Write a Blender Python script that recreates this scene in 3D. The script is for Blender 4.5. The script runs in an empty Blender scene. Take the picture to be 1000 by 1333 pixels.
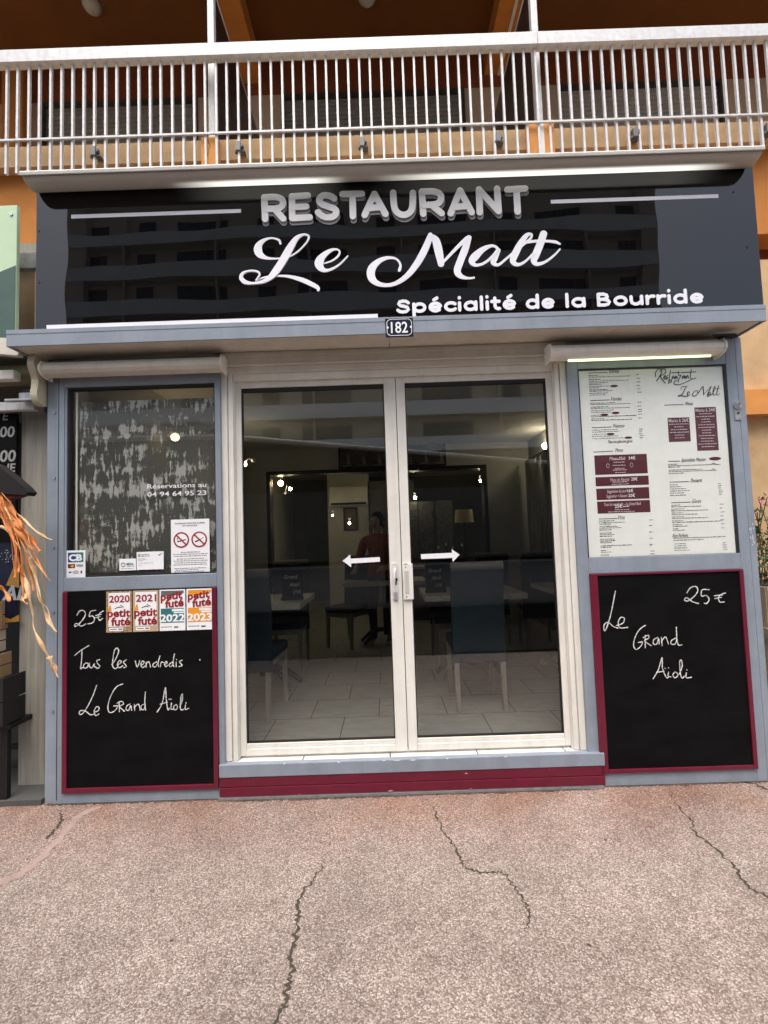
import bpy, bmesh, math, random
from mathutils import Vector, Matrix
random.seed(7)
S = bpy.context.scene
COL = S.collection
rad = math.radians

# ------------------------------------------------------------------ camera
F, PITCH, YAW, ROLL = 634.3, rad(3.358), rad(-0.093), rad(-1.901)
CAM = Vector((0.0, -2.78, 1.395))
_f = Vector((math.sin(YAW)*math.cos(PITCH), math.cos(YAW)*math.cos(PITCH), math.sin(PITCH)))
_r0 = Vector((math.cos(YAW), -math.sin(YAW), 0)); _u0 = _r0.cross(_f)
_r = math.cos(ROLL)*_r0 + math.sin(ROLL)*_u0
_u = -math.sin(ROLL)*_r0 + math.cos(ROLL)*_u0
cd = bpy.data.cameras.new("camera"); cam = bpy.data.objects.new("camera", cd); COL.objects.link(cam)
cd.sensor_fit = 'VERTICAL'; cd.sensor_height = 36; cd.lens = F/1333*36; cd.clip_end = 2000; cd.clip_start = 0.02
m = Matrix.Identity(4)
for i in range(3):
    m[i][0] = _r[i]; m[i][1] = _u[i]; m[i][2] = -_f[i]; m[i][3] = CAM[i]
cam.matrix_world = m
S.camera = cam

# ------------------------------------------------------------------ sky, sun, exposure
w = bpy.data.worlds.new("World"); S.world = w; w.use_nodes = True
nt = w.node_tree; nt.nodes.clear()
sky = nt.nodes.new('ShaderNodeTexSky'); sky.sky_type = 'NISHITA'; sky.sun_disc = False
SUN_EL, SUN_AZ = rad(66), rad(192)
sky.sun_elevation = SUN_EL; sky.sun_rotation = SUN_AZ
sky.air_density = 1.0; sky.dust_density = 5.0; sky.ozone_density = 1.0
bg = nt.nodes.new('ShaderNodeBackground'); bg.inputs[1].default_value = 0.15
wo = nt.nodes.new('ShaderNodeOutputWorld')
hs = nt.nodes.new('ShaderNodeHueSaturation'); hs.inputs['Saturation'].default_value = .75   # thin overcast: a paler sky
nt.links.new(sky.outputs[0], hs.inputs['Color']); nt.links.new(hs.outputs[0], bg.inputs[0]); nt.links.new(bg.outputs[0], wo.inputs[0])
sd = bpy.data.lights.new("sun", 'SUN'); sd.energy = 0.5; sd.angle = rad(40); sd.color = (1, .97, .93)
so = bpy.data.objects.new("sun", sd); COL.objects.link(so)
_sv = Vector((math.sin(SUN_AZ)*math.cos(SUN_EL), math.cos(SUN_AZ)*math.cos(SUN_EL), math.sin(SUN_EL)))
so.rotation_euler = _sv.to_track_quat('Z', 'Y').to_euler(); so.location = (0, -10, 20)
S.view_settings.view_transform = 'Standard'; S.view_settings.look = 'None'
S.view_settings.exposure = 1.22; S.view_settings.gamma = 1.0

# ------------------------------------------------------------------ helpers
def ray(px, py):
    return (_r*((px-500)/F) - _u*((py-666.5)/F) + _f)
def at(px, py, Y):            # photo position -> point on the wall plane y = Y
    d = ray(px, py); t = (Y-CAM.y)/d.y
    return CAM + d*t
def gr(px, py, Z=0.0):        # photo position -> point on the level z = Z
    d = ray(px, py); t = (Z-CAM.z)/d.z
    return CAM + d*t

MATS = {}
def mat(name, col, rough=.55, metal=0.0, var=.12, scale=6.0, bump=0.0, bscale=None, spec=.5, coat=0.0, col2=None, stretch=(1,1,1), streak=0.0):
    if name in MATS: return MATS[name]
    mt = bpy.data.materials.new(name); mt.use_nodes = True
    n = mt.node_tree; b = n.nodes['Principled BSDF']
    b.inputs['Roughness'].default_value = rough; b.inputs['Metallic'].default_value = metal
    b.inputs['Specular IOR Level'].default_value = spec
    b.inputs['Coat Weight'].default_value = coat
    tc = n.nodes.new('ShaderNodeTexCoord'); mp = n.nodes.new('ShaderNodeMapping'); mp.inputs['Scale'].default_value = stretch
    n.links.new(tc.outputs['Object'], mp.inputs[0])
    no = n.nodes.new('ShaderNodeTexNoise'); no.inputs['Scale'].default_value = scale; no.inputs['Detail'].default_value = 7; no.inputs['Roughness'].default_value = .62
    n.links.new(mp.outputs[0], no.inputs['Vector'])
    cr = n.nodes.new('ShaderNodeValToRGB')
    c = Vector(col[:3]); c2 = Vector(col2) if col2 else c*(1-var)
    c1 = c if col2 else c*(1+var*.5)
    cr.color_ramp.elements[0].position = .32; cr.color_ramp.elements[1].position = .68
    cr.color_ramp.elements[0].color = (*c2, 1); cr.color_ramp.elements[1].color = (*c1, 1)
    n.links.new(no.outputs[0], cr.inputs[0]); n.links.new(cr.outputs[0], b.inputs['Base Color'])
    if streak:      # rain streaks and rubbed-in dirt of their own shape
        last = cr.outputs[0]
        for sc_, st_, lo, hi, k in ((11, (1, 1, .12), .45, .72, streak), (38, (1, 1, 1), .62, .72, streak*.8), (3.5, (1, 1, .6), .5, .75, streak*.6)):
            m3 = n.nodes.new('ShaderNodeMapping'); m3.inputs['Scale'].default_value = st_
            n3 = n.nodes.new('ShaderNodeTexNoise'); n3.inputs['Scale'].default_value = sc_; n3.inputs['Detail'].default_value = 6; n3.inputs['Roughness'].default_value = .7
            r3 = n.nodes.new('ShaderNodeMapRange'); r3.inputs[1].default_value = lo; r3.inputs[2].default_value = hi; r3.inputs[4].default_value = k
            mx = n.nodes.new('ShaderNodeMix'); mx.data_type = 'RGBA'; mx.inputs['B'].default_value = (c[0]*.35+.02, c[1]*.32+.015, c[2]*.27+.01, 1)
            n.links.new(tc.outputs['Object'], m3.inputs[0]); n.links.new(m3.outputs[0], n3.inputs['Vector']); n.links.new(n3.outputs[0], r3.inputs[0])
            n.links.new(r3.outputs[0], mx.inputs['Factor']); n.links.new(last, mx.inputs['A']); last = mx.outputs['Result']
        n.links.new(last, b.inputs['Base Color'])
    if bump:
        n2 = n.nodes.new('ShaderNodeTexNoise'); n2.inputs['Scale'].default_value = bscale or scale*10; n2.inputs['Detail'].default_value = 5
        n.links.new(mp.outputs[0], n2.inputs['Vector'])
        bm_ = n.nodes.new('ShaderNodeBump'); bm_.inputs['Strength'].default_value = bump; bm_.inputs['Distance'].default_value = .01
        n.links.new(n2.outputs[0], bm_.inputs['Height']); n.links.new(bm_.outputs[0], b.inputs['Normal'])
    MATS[name] = mt
    return mt
def emis(name, col, strength):
    mt = bpy.data.materials.new(name); mt.use_nodes = True
    b = mt.node_tree.nodes['Principled BSDF']
    b.inputs['Base Color'].default_value = (*[min(1, c*.9) for c in col], 1)
    b.inputs['Emission Color'].default_value = (*col, 1); b.inputs['Emission Strength'].default_value = strength
    return mt
def glass(name, tint, ior=1.5, rough=0.0):
    mt = bpy.data.materials.new(name); mt.use_nodes = True
    n = mt.node_tree; n.nodes.clear()
    o = n.nodes.new('ShaderNodeOutputMaterial'); mx = n.nodes.new('ShaderNodeMixShader')
    lw_ = n.nodes.new('ShaderNodeLayerWeight'); lw_.inputs['Blend'].default_value = .5
    pw = n.nodes.new('ShaderNodeMath'); pw.operation = 'POWER'; pw.inputs[1].default_value = 5
    fr = n.nodes.new('ShaderNodeMath'); fr.operation = 'MULTIPLY_ADD'; r0_ = ((ior-1)/(ior+1))**2
    fr.inputs[1].default_value = 1-r0_; fr.inputs[2].default_value = r0_
    n.links.new(lw_.outputs['Facing'], pw.inputs[0]); n.links.new(pw.outputs[0], fr.inputs[0])
    t = n.nodes.new('ShaderNodeBsdfTransparent'); t.inputs[0].default_value = (*tint, 1)
    g = n.nodes.new('ShaderNodeBsdfGlossy'); g.inputs['Roughness'].default_value = rough; g.inputs[0].default_value = (1, 1, 1, 1)
    n.links.new(fr.outputs[0], mx.inputs[0]); n.links.new(t.outputs[0], mx.inputs[1]); n.links.new(g.outputs[0], mx.inputs[2])
    n.links.new(mx.outputs[0], o.inputs[0])
    return mt

def tag(o, label=None, cat=None, group=None, kind=None):
    if label: o['label'] = label
    if cat: o['category'] = cat
    if group: o['group'] = group
    if kind: o['kind'] = kind
    return o
def thing(name, label, cat, loc=(0, 0, 0), group=None):
    o = bpy.data.objects.new(name, None); COL.objects.link(o); o.location = loc; o.empty_display_size = .05
    return tag(o, label, cat, group)
def wloc(o):
    v = Vector((0, 0, 0))
    while o is not None:
        v = v + o.location; o = o.parent
    return v

class MB:
    def __init__(s): s.v = []; s.f = []; s.sm = []
    def add(s, vs, fs, smooth=False):
        k = len(s.v); s.v += [tuple(p) for p in vs]
        for f in fs: s.f.append([i+k for i in f]); s.sm.append(smooth)
        return s
    def box(s, x0, x1, y0, y1, z0, z1):
        vs = [(x, y, z) for z in (z0, z1) for y in (y0, y1) for x in (x0, x1)]
        return s.add(vs, [(0, 2, 3, 1), (4, 5, 7, 6), (0, 1, 5, 4), (2, 6, 7, 3), (0, 4, 6, 2), (1, 3, 7, 5)])
    def frame(s, x0, x1, z0, z1, y0, y1, l, r, b, t):   # rectangular frame from four butted bars
        s.box(x0, x0+l, y0, y1, z0, z1); s.box(x1-r, x1, y0, y1, z0, z1)
        if b: s.box(x0+l, x1-r, y0, y1, z0, z0+b)
        if t: s.box(x0+l, x1-r, y0, y1, z1-t, z1)
        return s
    def prism(s, prof, x0, x1, axis='x', smooth=False):      # closed profile (a,b) extruded along an axis
        n = len(prof)
        if axis == 'x': mk = lambda t, a, b: (t, a, b)
        elif axis == 'y': mk = lambda t, a, b: (a, t, b)
        else: mk = lambda t, a, b: (a, b, t)
        vs = [mk(x0, a, b) for a, b in prof] + [mk(x1, a, b) for a, b in prof]
        s.add(vs, [(i, (i+1) % n, n+(i+1) % n, n+i) for i in range(n)], smooth)
        return s.add(vs, [tuple(range(n-1, -1, -1)), tuple(range(n, 2*n))])
    def tube(s, pts, r, n=8, caps=True):
        pts = [Vector(p) for p in pts]; k = len(pts)
        rs = r if isinstance(r, (list, tuple)) else [r]*k
        vs = []; prev = None
        for i, p in enumerate(pts):
            d = (pts[min(i+1, k-1)]-pts[max(i-1, 0)]).normalized()
            a = Vector((0, 0, 1)) if abs(d.z) < .9 else Vector((1, 0, 0))
            if prev is not None and prev.cross(d).length > 1e-4: a = prev
            e1 = d.cross(a).normalized(); e2 = e1.cross(d).normalized(); prev = e2
            for j in range(n):
                t = 2*math.pi*j/n
                vs.append(p+(e1*math.cos(t)+e2*math.sin(t))*rs[i])
        fs = [(i*n+j, i*n+(j+1) % n, (i+1)*n+(j+1) % n, (i+1)*n+j) for i in range(k-1) for j in range(n)]
        s.add(vs, fs, True)
        if caps: s.add(vs[:n], [tuple(range(n-1, -1, -1))]); s.add(vs[-n:], [tuple(range(n))])
        return s
    def cyl(s, p0, p1, r, n=16): return s.tube([p0, p1], r, n)
    def lathe(s, c, prof, n=20):
        vs = [(c[0]+r*math.cos(2*math.pi*j/n), c[1]+r*math.sin(2*math.pi*j/n), c[2]+z) for r, z in prof for j in range(n)]
        k = len(prof)
        return s.add(vs, [(i*n+j, i*n+(j+1) % n, (i+1)*n+(j+1) % n, (i+1)*n+j) for i in range(k-1) for j in range(n)], True)
    def ball(s, c, r, n=12, sc=(1, 1, 1)):
        k = n//2+1
        vs = [(c[0]+sc[0]*r*math.sin(math.pi*i/(k-1))*math.cos(2*math.pi*j/n), c[1]+sc[1]*r*math.sin(math.pi*i/(k-1))*math.sin(2*math.pi*j/n), c[2]+sc[2]*r*math.cos(math.pi*i/(k-1))) for i in range(k) for j in range(n)]
        return s.add(vs, [(i*n+j, i*n+(j+1) % n, (i+1)*n+(j+1) % n, (i+1)*n+j) for i in range(k-1) for j in range(n)], True)
    def plate(s, pts, Y, th=.001):      # a flat piece cut to a shape, facing -y
        n = len(pts)
        vs = [(p[0], Y, p[1]) for p in pts] + [(p[0], Y+th, p[1]) for p in pts]
        return s.add(vs, [tuple(range(n)), tuple(range(2*n-1, n-1, -1))] + [(i, (i+1) % n, n+(i+1) % n, n+i) for i in range(n)])
    def rect(s, x0, x1, z0, z1, Y, th=.001): return s.box(x0, x1, Y, Y+th, z0, z1)
    def stroke(s, pts, Y, th=.002, cap=True, ramp=.00004):   # a brush / cut-letter stroke standing th proud of plane Y: pts (x, z, width)
        n = len(pts)
        if n < 2: return s
        P = [Vector((p[0], p[1])) for p in pts]; W = [p[2] for p in pts]
        L = []; R_ = []
        for i in range(n):
            d = P[min(i+1, n-1)]-P[max(i-1, 0)]
            if d.length < 1e-7: d = Vector((1, 0))
            d.normalize(); nn = Vector((-d.y, d.x))
            L.append(P[i]+nn*W[i]/2); R_.append(P[i]-nn*W[i]/2)
        poly = [(L[i], R_[i], i) for i in range(n)]
        if cap:
            d = (P[0]-P[1]).normalized(); nn = Vector((-d.y, d.x)); pre = []
            for a in (80, 62, 42, 20):
                t = rad(a); c = P[0]+d*W[0]/2*math.sin(t); h = W[0]/2*math.cos(t)
                pre.append((c-nn*h, c+nn*h, 0))
            d = (P[-1]-P[-2]).normalized(); nn = Vector((-d.y, d.x)); post = []
            for a in (20, 42, 62, 80):
                t = rad(a); c = P[-1]+d*W[-1]/2*math.sin(t); h = W[-1]/2*math.cos(t)
                post.append((c+nn*h, c-nn*h, n-1))
            poly = pre+poly+post
        vs = []
        for l, r_, i in poly:
            y = Y-th-ramp*i
            vs += [(l.x, Y, l.y), (l.x, y, l.y), (r_.x, y, r_.y), (r_.x, Y, r_.y)]
        k = len(poly); fs = []
        for i in range(k-1):
            a = 4*i; b = a+4
            fs += [(a, a+1, b+1, b), (a+1, a+2, b+2, b+1), (a+2, a+3, b+3, b+2)]
        fs += [(0, 3, 2, 1), (4*k-4, 4*k-3, 4*k-2, 4*k-1)]
        return s.add(vs, fs)
    def build(s, name, m, parent=None, bevel=0, seg=2):
        me = bpy.data.meshes.new(name)
        off = wloc(parent) if parent else Vector((0, 0, 0))
        me.from_pydata([tuple(Vector(p)-off) for p in s.v], [], s.f); me.update()
        me.polygons.foreach_set('use_smooth', s.sm)
        o = bpy.data.objects.new(name, me); COL.objects.link(o)
        me.materials.append(m)
        if parent: o.parent = parent
        bmm = bmesh.new(); bmm.from_mesh(me); bmesh.ops.recalc_face_normals(bmm, faces=bmm.faces); bmm.to_mesh(me); bmm.free()
        if bevel:
            md = o.modifiers.new('bevel', 'BEVEL'); md.width = bevel; md.segments = seg; md.limit_method = 'ANGLE'; md.angle_limit = rad(40)
        return o

def spline(pts, k=8):
    out = []; n = len(pts)
    for i in range(n-1):
        p0 = pts[max(i-1, 0)]; p1 = pts[i]; p2 = pts[i+1]; p3 = pts[min(i+2, n-1)]
        for j in range(k):
            t = j/k
            out.append(tuple(.5*((2*b)+(-a+c)*t+(2*a-5*b+4*c-d)*t*t+(-a+3*b-3*c+d)*t**3) for a, b, c, d in zip(p0, p1, p2, p3)))
    out.append(tuple(pts[-1]))
    return out
def dense(pts, k=3):
    out = []
    for a, b in zip(pts, pts[1:]):
        for j in range(k): out.append(tuple(x+(y-x)*j/k for x, y in zip(a, b)))
    return out+[tuple(pts[-1])]
def zoomed(x0, y0, sc): return lambda p: (x0+p[0]/sc, y0+p[1]/sc)
def put(mb, strokes, conv, Y, width, th=.002, smooth=True, sc=1.0, k=6):
    """strokes digitised from an enlarged view, laid on plane Y; a third value per point is its own width"""
    for st in strokes:
        st = [p if len(p) == 3 else (*p, width) for p in st]
        if smooth: st = spline(st, k)
        q = []
        for x, y, wd in st:
            px, py = conv((x, y)); p = at(px, py, Y); q.append((p.x, p.z, max(wd, .2)/sc*(p-CAM).dot(_f)/F))
        mb.stroke(q, Y, th)
    return mb

_dg = None
def text(s, x0, z0, Y, m, parent, name, h=None, width=None, ext=.0006, off=0.0, shear=0.0, align='l', rise=0.0, mb=None, cap=False):
    """lettering as a mesh: x0,z0 = left (or centre/right) end of the base line, h = height of the tallest letter"""
    c = bpy.data.curves.new('lettering', 'FONT'); c.body = s; c.extrude = .5; c.offset = off; c.shear = shear; c.resolution_u = 3
    o = bpy.data.objects.new('lettering', c); COL.objects.link(o)
    me = bpy.data.meshes.new_from_object(o.evaluated_get(bpy.context.evaluated_depsgraph_get()))
    bpy.data.objects.remove(o); bpy.data.curves.remove(c)
    vs = [v.co.copy() for v in me.vertices]; fs = [list(p.vertices) for p in me.polygons]
    bpy.data.meshes.remove(me)
    if not vs: return None
    xa, xb = min(v.x for v in vs), max(v.x for v in vs); yb = max(v.y for v in vs)
    sz = h/yb if h else width/(xb-xa); sx = width/(xb-xa) if width else sz
    if not h: sz = sx
    dx = {'l': 0, 'c': .5, 'r': 1}[align]*(xb-xa)*sx
    out = []
    for v in vs:
        X = (v.x-xa)*sx-dx; Z = v.y*sz
        out.append((x0+X, Y-ext*(v.z+.5), z0+Z+rise*X))
    own = mb is None
    if own: mb = MB()
    mb.add(out, fs)
    return mb.build(name, m, parent) if own else mb

# ------------------------------------------------------------------ materials
GREY = mat('grey paint', (.24, .28, .33), .42, var=.10, scale=9, bump=.05, bscale=140, streak=.22)
GREY2 = mat('grey paint canopy', (.245, .28, .33), .4, var=.10, scale=5, bump=.03, bscale=60, streak=.2)
RED = mat('wine red paint', (.13, .005, .024), .38, var=.18, scale=12, bump=.04, bscale=120, streak=.25)
WHITE = mat('cream aluminium', (.76, .74, .675), .4, var=.08, scale=5, bump=.02, bscale=120, streak=.22)
SOFFIT = mat('cream soffit', (.62, .58, .50), .55, var=.10, scale=4, streak=.18)
BLACK = mat('chalkboard black', (.006, .006, .0065), .6, var=.55, scale=4, spec=.08, stretch=(1, 1, 2.2), col2=(.0025, .0025, .003))
CHALK = mat('chalk', (.70, .70, .67), .9, var=.6, scale=90)
RUBBER = mat('black rubber', (.01, .01, .01), .6)
ALU = mat('brushed aluminium', (.66, .66, .65), .5, metal=.1, var=.14, scale=20, streak=.2)
STEEL = mat('galvanised steel', (.36, .37, .38), .45, metal=.6, var=.25, scale=25)
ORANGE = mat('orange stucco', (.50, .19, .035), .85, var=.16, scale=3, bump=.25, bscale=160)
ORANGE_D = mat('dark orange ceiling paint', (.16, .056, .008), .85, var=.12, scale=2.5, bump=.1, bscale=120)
ORANGE_L = mat('light orange stucco', (.68, .29, .07), .85, var=.15, scale=4, bump=.25, bscale=160)
BEIGE = mat('beige stucco', (.60, .40, .21), .9, var=.16, scale=5, bump=.35, bscale=180)
PINKB = mat('pale beige wall', (.50, .38, .27), .9, var=.12, scale=4, bump=.2, bscale=160)
REDBR = mat('red brown wall', (.25, .06, .015), .85, var=.2, scale=4, bump=.2, bscale=150)
PAPER = mat('white paper', (.76, .77, .73), .5, var=.04, scale=10)
PAPERW = mat('white sticker', (.82, .83, .84), .4, var=.05, scale=14)
INK = mat('black ink', (.02, .02, .022), .6)
INKG = mat('grey ink', (.12, .12, .12), .6)
WINE = mat('dark wine print', (.085, .012, .022), .5, var=.08)
PINKT = mat('pale pink print', (.62, .52, .52), .6)
WOODL = mat('pale chair wood', (.25, .23, .195), .5, var=.25, scale=14, stretch=(6, 6, 1))
TOPW = mat('table top wood', (.42, .38, .32), .45, var=.25, scale=10, stretch=(1, 8, 8))
SEATM = mat('slate blue leather', (.020, .032, .042), .6, var=.2, scale=12, bump=.1, bscale=260, spec=.15)
SEATT = mat('grey leather', (.11, .11, .10), .5, var=.15, scale=12, bump=.1, bscale=260)
DARKM = mat('dark metal', (.015, .015, .016), .4, metal=.5)
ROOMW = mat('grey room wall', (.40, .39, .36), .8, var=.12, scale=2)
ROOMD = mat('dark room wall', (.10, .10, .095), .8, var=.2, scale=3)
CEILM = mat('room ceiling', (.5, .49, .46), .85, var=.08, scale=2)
GLASS = glass('door glass', (.90, .91, .895), 1.72)
GLASSW = glass('window glass', (.985, .99, .985)); GLASSC = glass('clear acrylic', (.99, .995, .99), 1.18)
LAMPW = emis('warm bulb', (1.0, .76, .40), 36.0)
LAMPH = emis('halogen spot', (1.0, .86, .6), 48.0); LAMPN = emis('warm bulb near', (1.0, .74, .34), 9.0)
TUBEG = emis('greenish fluorescent tube', (.86, 1.0, .55), .95)
TUBEW = emis('white fluorescent tube', (1.0, .97, .86), 1.6)

def sign_mat():
    mt = bpy.data.materials.new('black gloss panel'); mt.use_nodes = True
    n = mt.node_tree; b = n.nodes['Principled BSDF']
    b.inputs['Base Color'].default_value = (.0015, .0015, .0015, 1); b.inputs['Roughness'].default_value = .012
    b.inputs['Specular IOR Level'].default_value = .46
    tc = n.nodes.new('ShaderNodeTexCoord'); no = n.nodes.new('ShaderNodeTexNoise'); no.inputs['Scale'].default_value = 1.6; no.inputs['Detail'].default_value = 1
    mp = n.nodes.new('ShaderNodeMapping'); mp.inputs['Scale'].default_value = (.8, 1, 1.4)
    bu = n.nodes.new('ShaderNodeBump'); bu.inputs['Strength'].default_value = .2; bu.inputs['Distance'].default_value = .012
    n.links.new(tc.outputs['Object'], mp.inputs[0]); n.links.new(mp.outputs[0], no.inputs['Vector']); n.links.new(no.outputs[0], bu.inputs['Height']); n.links.new(bu.outputs[0], b.inputs['Normal'])
    return mt
SIGN = sign_mat()

def pavement_mat():
    mt = bpy.data.materials.new('exposed aggregate'); mt.use_nodes = True
    n = mt.node_tree; b = n.nodes['Principled BSDF']; b.inputs['Roughness'].default_value = .8; b.inputs['Specular IOR Level'].default_value = .3
    tc = n.nodes.new('ShaderNodeTexCoord')
    wn = n.nodes.new('ShaderNodeTexNoise'); wn.inputs['Scale'].default_value = 60; wn.inputs['Detail'].default_value = 2
    wm = n.nodes.new('ShaderNodeVectorMath'); wm.operation = 'MULTIPLY_ADD'; wm.inputs[1].default_value = (.004, .004, .004)
    n.links.new(tc.outputs['Object'], wn.inputs['Vector']); n.links.new(wn.outputs['Color'], wm.inputs[0]); n.links.new(tc.outputs['Object'], wm.inputs[2])
    vo = n.nodes.new('ShaderNodeTexVoronoi'); vo.inputs['Scale'].default_value = 190
    n.links.new(wm.outputs[0], vo.inputs['Vector'])
    sep = n.nodes.new('ShaderNodeSeparateColor'); n.links.new(vo.outputs['Color'], sep.inputs[0])
    cr = n.nodes.new('ShaderNodeValToRGB'); e = cr.color_ramp.elements
    e[0].position = 0; e[0].color = (.17, .13, .11, 1); e[1].position = 1; e[1].color = (.60, .55, .50, 1)
    for p, c in ((.2, (.25, .195, .17, 1)), (.42, (.33, .27, .24, 1)), (.62, (.39, .335, .30, 1)), (.82, (.46, .41, .37, 1))):
        x = e.new(p); x.color = c
    n.links.new(sep.outputs[0], cr.inputs[0])
    # cement between stones
    dr = n.nodes.new('ShaderNodeValToRGB'); dr.color_ramp.elements[0].position = .52; dr.color_ramp.elements[1].position = .8
    dr.color_ramp.elements[0].color = (0, 0, 0, 1); dr.color_ramp.elements[1].color = (1, 1, 1, 1)
    n.links.new(vo.outputs['Distance'], dr.inputs[0])
    mx = n.nodes.new('ShaderNodeMix'); mx.data_type = 'RGBA'; mx.inputs['B'].default_value = (.19, .15, .13, 1)
    n.links.new(dr.outputs[0], mx.inputs['Factor']); n.links.new(cr.outputs[0], mx.inputs['A'])
    # large weathering
    n1 = n.nodes.new('ShaderNodeTexNoise'); n1.inputs['Scale'].default_value = 1.5; n1.inputs['Detail'].default_value = 8; n1.inputs['Roughness'].default_value = .65
    n.links.new(tc.outputs['Object'], n1.inputs['Vector'])
    r1 = n.nodes.new('ShaderNodeValToRGB'); r1.color_ramp.elements[0].position = .3; r1.color_ramp.elements[1].position = .7
    r1.color_ramp.elements[0].color = (.74, .71, .69, 1); r1.color_ramp.elements[1].color = (1.10, 1.08, 1.06, 1)
    n.links.new(n1.outputs[0], r1.inputs[0])
    m1 = n.nodes.new('ShaderNodeMix'); m1.data_type = 'RGBA'; m1.blend_type = 'MULTIPLY'; m1.inputs['Factor'].default_value = 1
    n.links.new(mx.outputs['Result'], m1.inputs['A']); n.links.new(r1.outputs[0], m1.inputs['B'])
    n4 = n.nodes.new('ShaderNodeTexNoise'); n4.inputs['Scale'].default_value = 9; n4.inputs['Detail'].default_value = 9; n4.inputs['Roughness'].default_value = .75
    n.links.new(tc.outputs['Object'], n4.inputs['Vector'])
    r4 = n.nodes.new('ShaderNodeValToRGB'); r4.color_ramp.elements[0].position = .34; r4.color_ramp.elements[1].position = .60
    r4.color_ramp.elements[0].color = (.80, .77, .75, 1); r4.color_ramp.elements[1].color = (1, .985, .975, 1)
    n.links.new(n4.outputs[0], r4.inputs[0])
    m4 = n.nodes.new('ShaderNodeMix'); m4.data_type = 'RGBA'; m4.blend_type = 'MULTIPLY'; m4.inputs['Factor'].default_value = 1
    n.links.new(m1.outputs['Result'], m4.inputs['A']); n.links.new(r4.outputs[0], m4.inputs['B']); m1 = m4
    # rust coloured stain washed out along the foot of the shop front
    sx = n.nodes.new('ShaderNodeSeparateXYZ'); n.links.new(tc.outputs['Object'], sx.inputs[0])
    mr = n.nodes.new('ShaderNodeMapRange'); mr.inputs[1].default_value = -.62; mr.inputs[2].default_value = -.03
    n.links.new(sx.outputs['Y'], mr.inputs[0])
    n2 = n.nodes.new('ShaderNodeTexNoise'); n2.inputs['Scale'].default_value = 2.3; n2.inputs['Detail'].default_value = 6
    n.links.new(tc.outputs['Object'], n2.inputs['Vector'])
    r2 = n.nodes.new('ShaderNodeMapRange'); r2.inputs[1].default_value = .38; r2.inputs[2].default_value = .62
    n.links.new(n2.outputs[0], r2.inputs[0])
    mu = n.nodes.new('ShaderNodeMath'); mu.operation = 'MULTIPLY'; n.links.new(mr.outputs[0], mu.inputs[0]); n.links.new(r2.outputs[0], mu.inputs[1])
    mu2 = n.nodes.new('ShaderNodeMath'); mu2.operation = 'MULTIPLY_ADD'; mu2.inputs[1].default_value = .75
    mr3 = n.nodes.new('ShaderNodeMath'); mr3.operation = 'MULTIPLY'; mr3.inputs[1].default_value = .35; n.links.new(mr.outputs[0], mr3.inputs[0])
    n.links.new(mu.outputs[0], mu2.inputs[0]); n.links.new(mr3.outputs[0], mu2.inputs[2])
    m2 = n.nodes.new('ShaderNodeMix'); m2.data_type = 'RGBA'; m2.blend_type = 'MULTIPLY'; m2.inputs['B'].default_value = (.84, .63, .545, 1)
    n.links.new(mu2.outputs[0], m2.inputs['Factor']); n.links.new(m1.outputs['Result'], m2.inputs['A'])
    # small dark spots
    v3 = n.nodes.new('ShaderNodeTexVoronoi'); v3.inputs['Scale'].default_value = 4.5
    n.links.new(wm.outputs[0], v3.inputs['Vector'])
    r3 = n.nodes.new('ShaderNodeValToRGB'); r3.color_ramp.elements[0].position = .028; r3.color_ramp.elements[1].position = .042
    r3.color_ramp.elements[0].color = (.3, .28, .27, 1); r3.color_ramp.elements[1].color = (1, 1, 1, 1)
    n.links.new(v3.outputs['Distance'], r3.inputs[0])
    m3 = n.nodes.new('ShaderNodeMix'); m3.data_type = 'RGBA'; m3.blend_type = 'MULTIPLY'; m3.inputs['Factor'].default_value = 1
    n.links.new(m2.outputs['Result'], m3.inputs['A']); n.links.new(r3.outputs[0], m3.inputs['B'])
    n.links.new(m3.outputs['Result'], b.inputs['Base Color'])
    bu = n.nodes.new('ShaderNodeBump'); bu.inputs['Strength'].default_value = .5; bu.inputs['Distance'].default_value = .004; bu.invert = True
    n.links.new(vo.outputs['Distance'], bu.inputs['Height']); n.links.new(bu.outputs[0], b.inputs['Normal'])
    return mt
PAVE = pavement_mat()

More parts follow.
